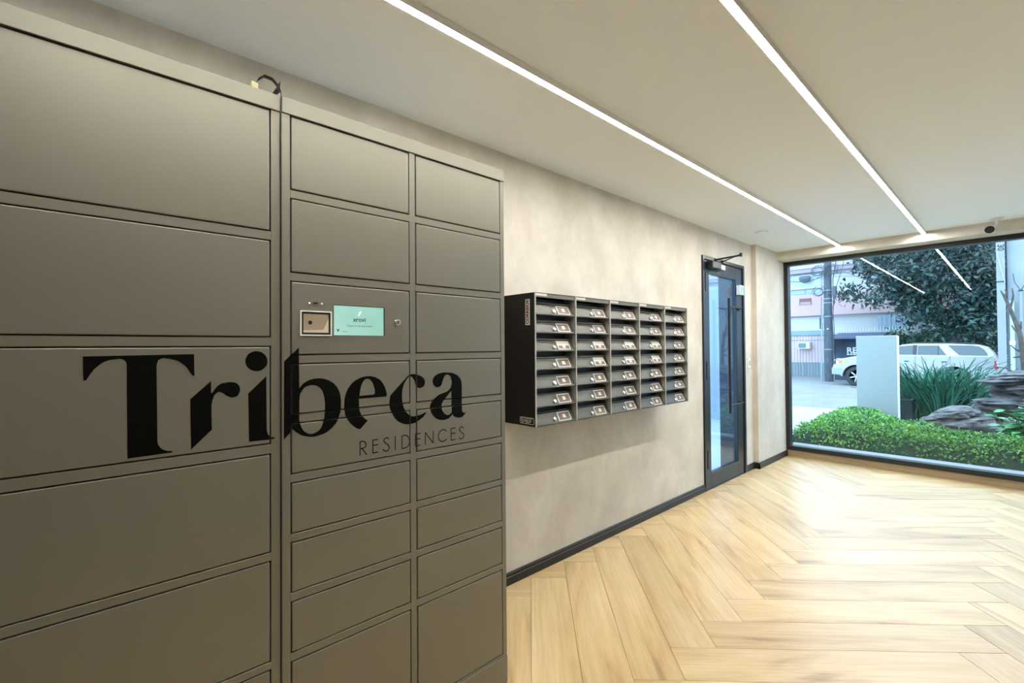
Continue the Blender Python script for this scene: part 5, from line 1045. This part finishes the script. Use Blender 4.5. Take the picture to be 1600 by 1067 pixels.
for a, b in ((-3.66, -3.5), (-3.48, -3.3), (-3.27, -3.15), (-3.1, -2.9), (-2.85, -2.6)): box(bm, a, 25.585, 0.70, b, 25.595, 0.745)
obj('small_lettering', place(bm, ki), wt_, kk)

# ------------------------------------------------------------------ gate post, pipes and pale wall at the right
pw = mat('post_white', (0.27, 0.30, 0.31), 0.7, var=0.05, scale=3); pb = mat('pipe_blue', (0.45, 0.58, 0.66), 0.5); pwall = mat('neighbour_wall', (0.28, 0.32, 0.34), 0.8, var=0.08, scale=1.5)
gp = empty('gate_post', (1.70, 20.5, -0.24), label='tall white concrete post with a sideways number thirty, right of the car tail', category='post'); pi_ = Matrix.Translation(-gp.location)
obj('post_shaft', place(B(1.60, 20.45, -0.24, 1.785, 20.62, 6.5, 0.004), pi_), pw, gp)
bm = text_bm('30', 0.20, 0.0005, 0.003); place(bm, pi_ @ Matrix.Translation((1.70, 20.447, 4.27)) @ ON_Y @ Matrix.Rotation(-PI/2, 4, 'Z')); obj('post_number', bm, M['black'], gp)
bm = bmesh.new(); box(bm, 1.598, 20.44, 3.22, 1.787, 20.449, 3.25); obj('post_strap', place(bm, pi_), M['alu_dark'], gp)
bm = bmesh.new(); tube(bm, [(1.62, 20.43, 4.15), (1.70, 20.42, 3.6), (1.78, 20.42, 3.2)], 0.01, 5); obj('post_cable', place(bm, pi_), pb, gp)
for x_, lab, rr, zt, c_ in ((1.815, 'thin dark pipe fixed beside the tall white post', 0.017, 6.5, M['alu_dark']), (1.905, 'pale blue pipe second from the tall white post, with a white clamp', 0.052, 2.65, pb), (2.095, 'white downpipe with a dark funnel rim, farthest from the white post', 0.036, 2.95, pw)):
    e_ = empty('wall_pipe', (x_, 20.5, -0.24), label=lab, category='pipe')
    bm = bmesh.new(); cyl(bm, (0, 0, 0 if rr > 0.02 else 2.9), (0, 0, zt+0.24), rr, n=12); obj('pipe', bm, c_, e_)
    if rr > 0.05: bm = bmesh.new(); lathe(bm, [(rr, 0), (rr+0.012, 0.01), (rr+0.012, 0.12), (rr, 0.13)], (0, 0, 1.55), 'z', 12); obj('clamp', bm, M['white'], e_); 
    if 0.03 < rr < 0.05:
        bm = bmesh.new(); lathe(bm, [(rr, 0), (rr+0.02, 0.01), (rr+0.02, 0.035), (rr, 0.04)], (0, 0, zt+0.2), 'z', 12); obj('funnel_rim', bm, M['alu_dark'], e_)
        bm = bmesh.new(); tube(bm, [(-0.01, 0, zt+0.24), (-0.12, 0, zt+0.48), (-0.15, 0, zt+0.75)], 0.008, 4); tube(bm, [(0.01, 0, zt+0.24), (0.12, 0, zt+0.48), (0.16, 0, zt+0.75)], 0.008, 4); obj('hanger', bm, M['alu_dark'], e_)
obj('neighbour_wall', B(1.80, 20.62, -0.24, 9.0, 20.8, 7.0), pwall, kind='structure')
bm = bmesh.new()
for z in (0.55, 1.45, 2.35, 3.9): box(bm, 2.16, 20.61, z, 4.5, 20.62, z+0.012)
obj('wall_joints', bm, pb, kind='structure')
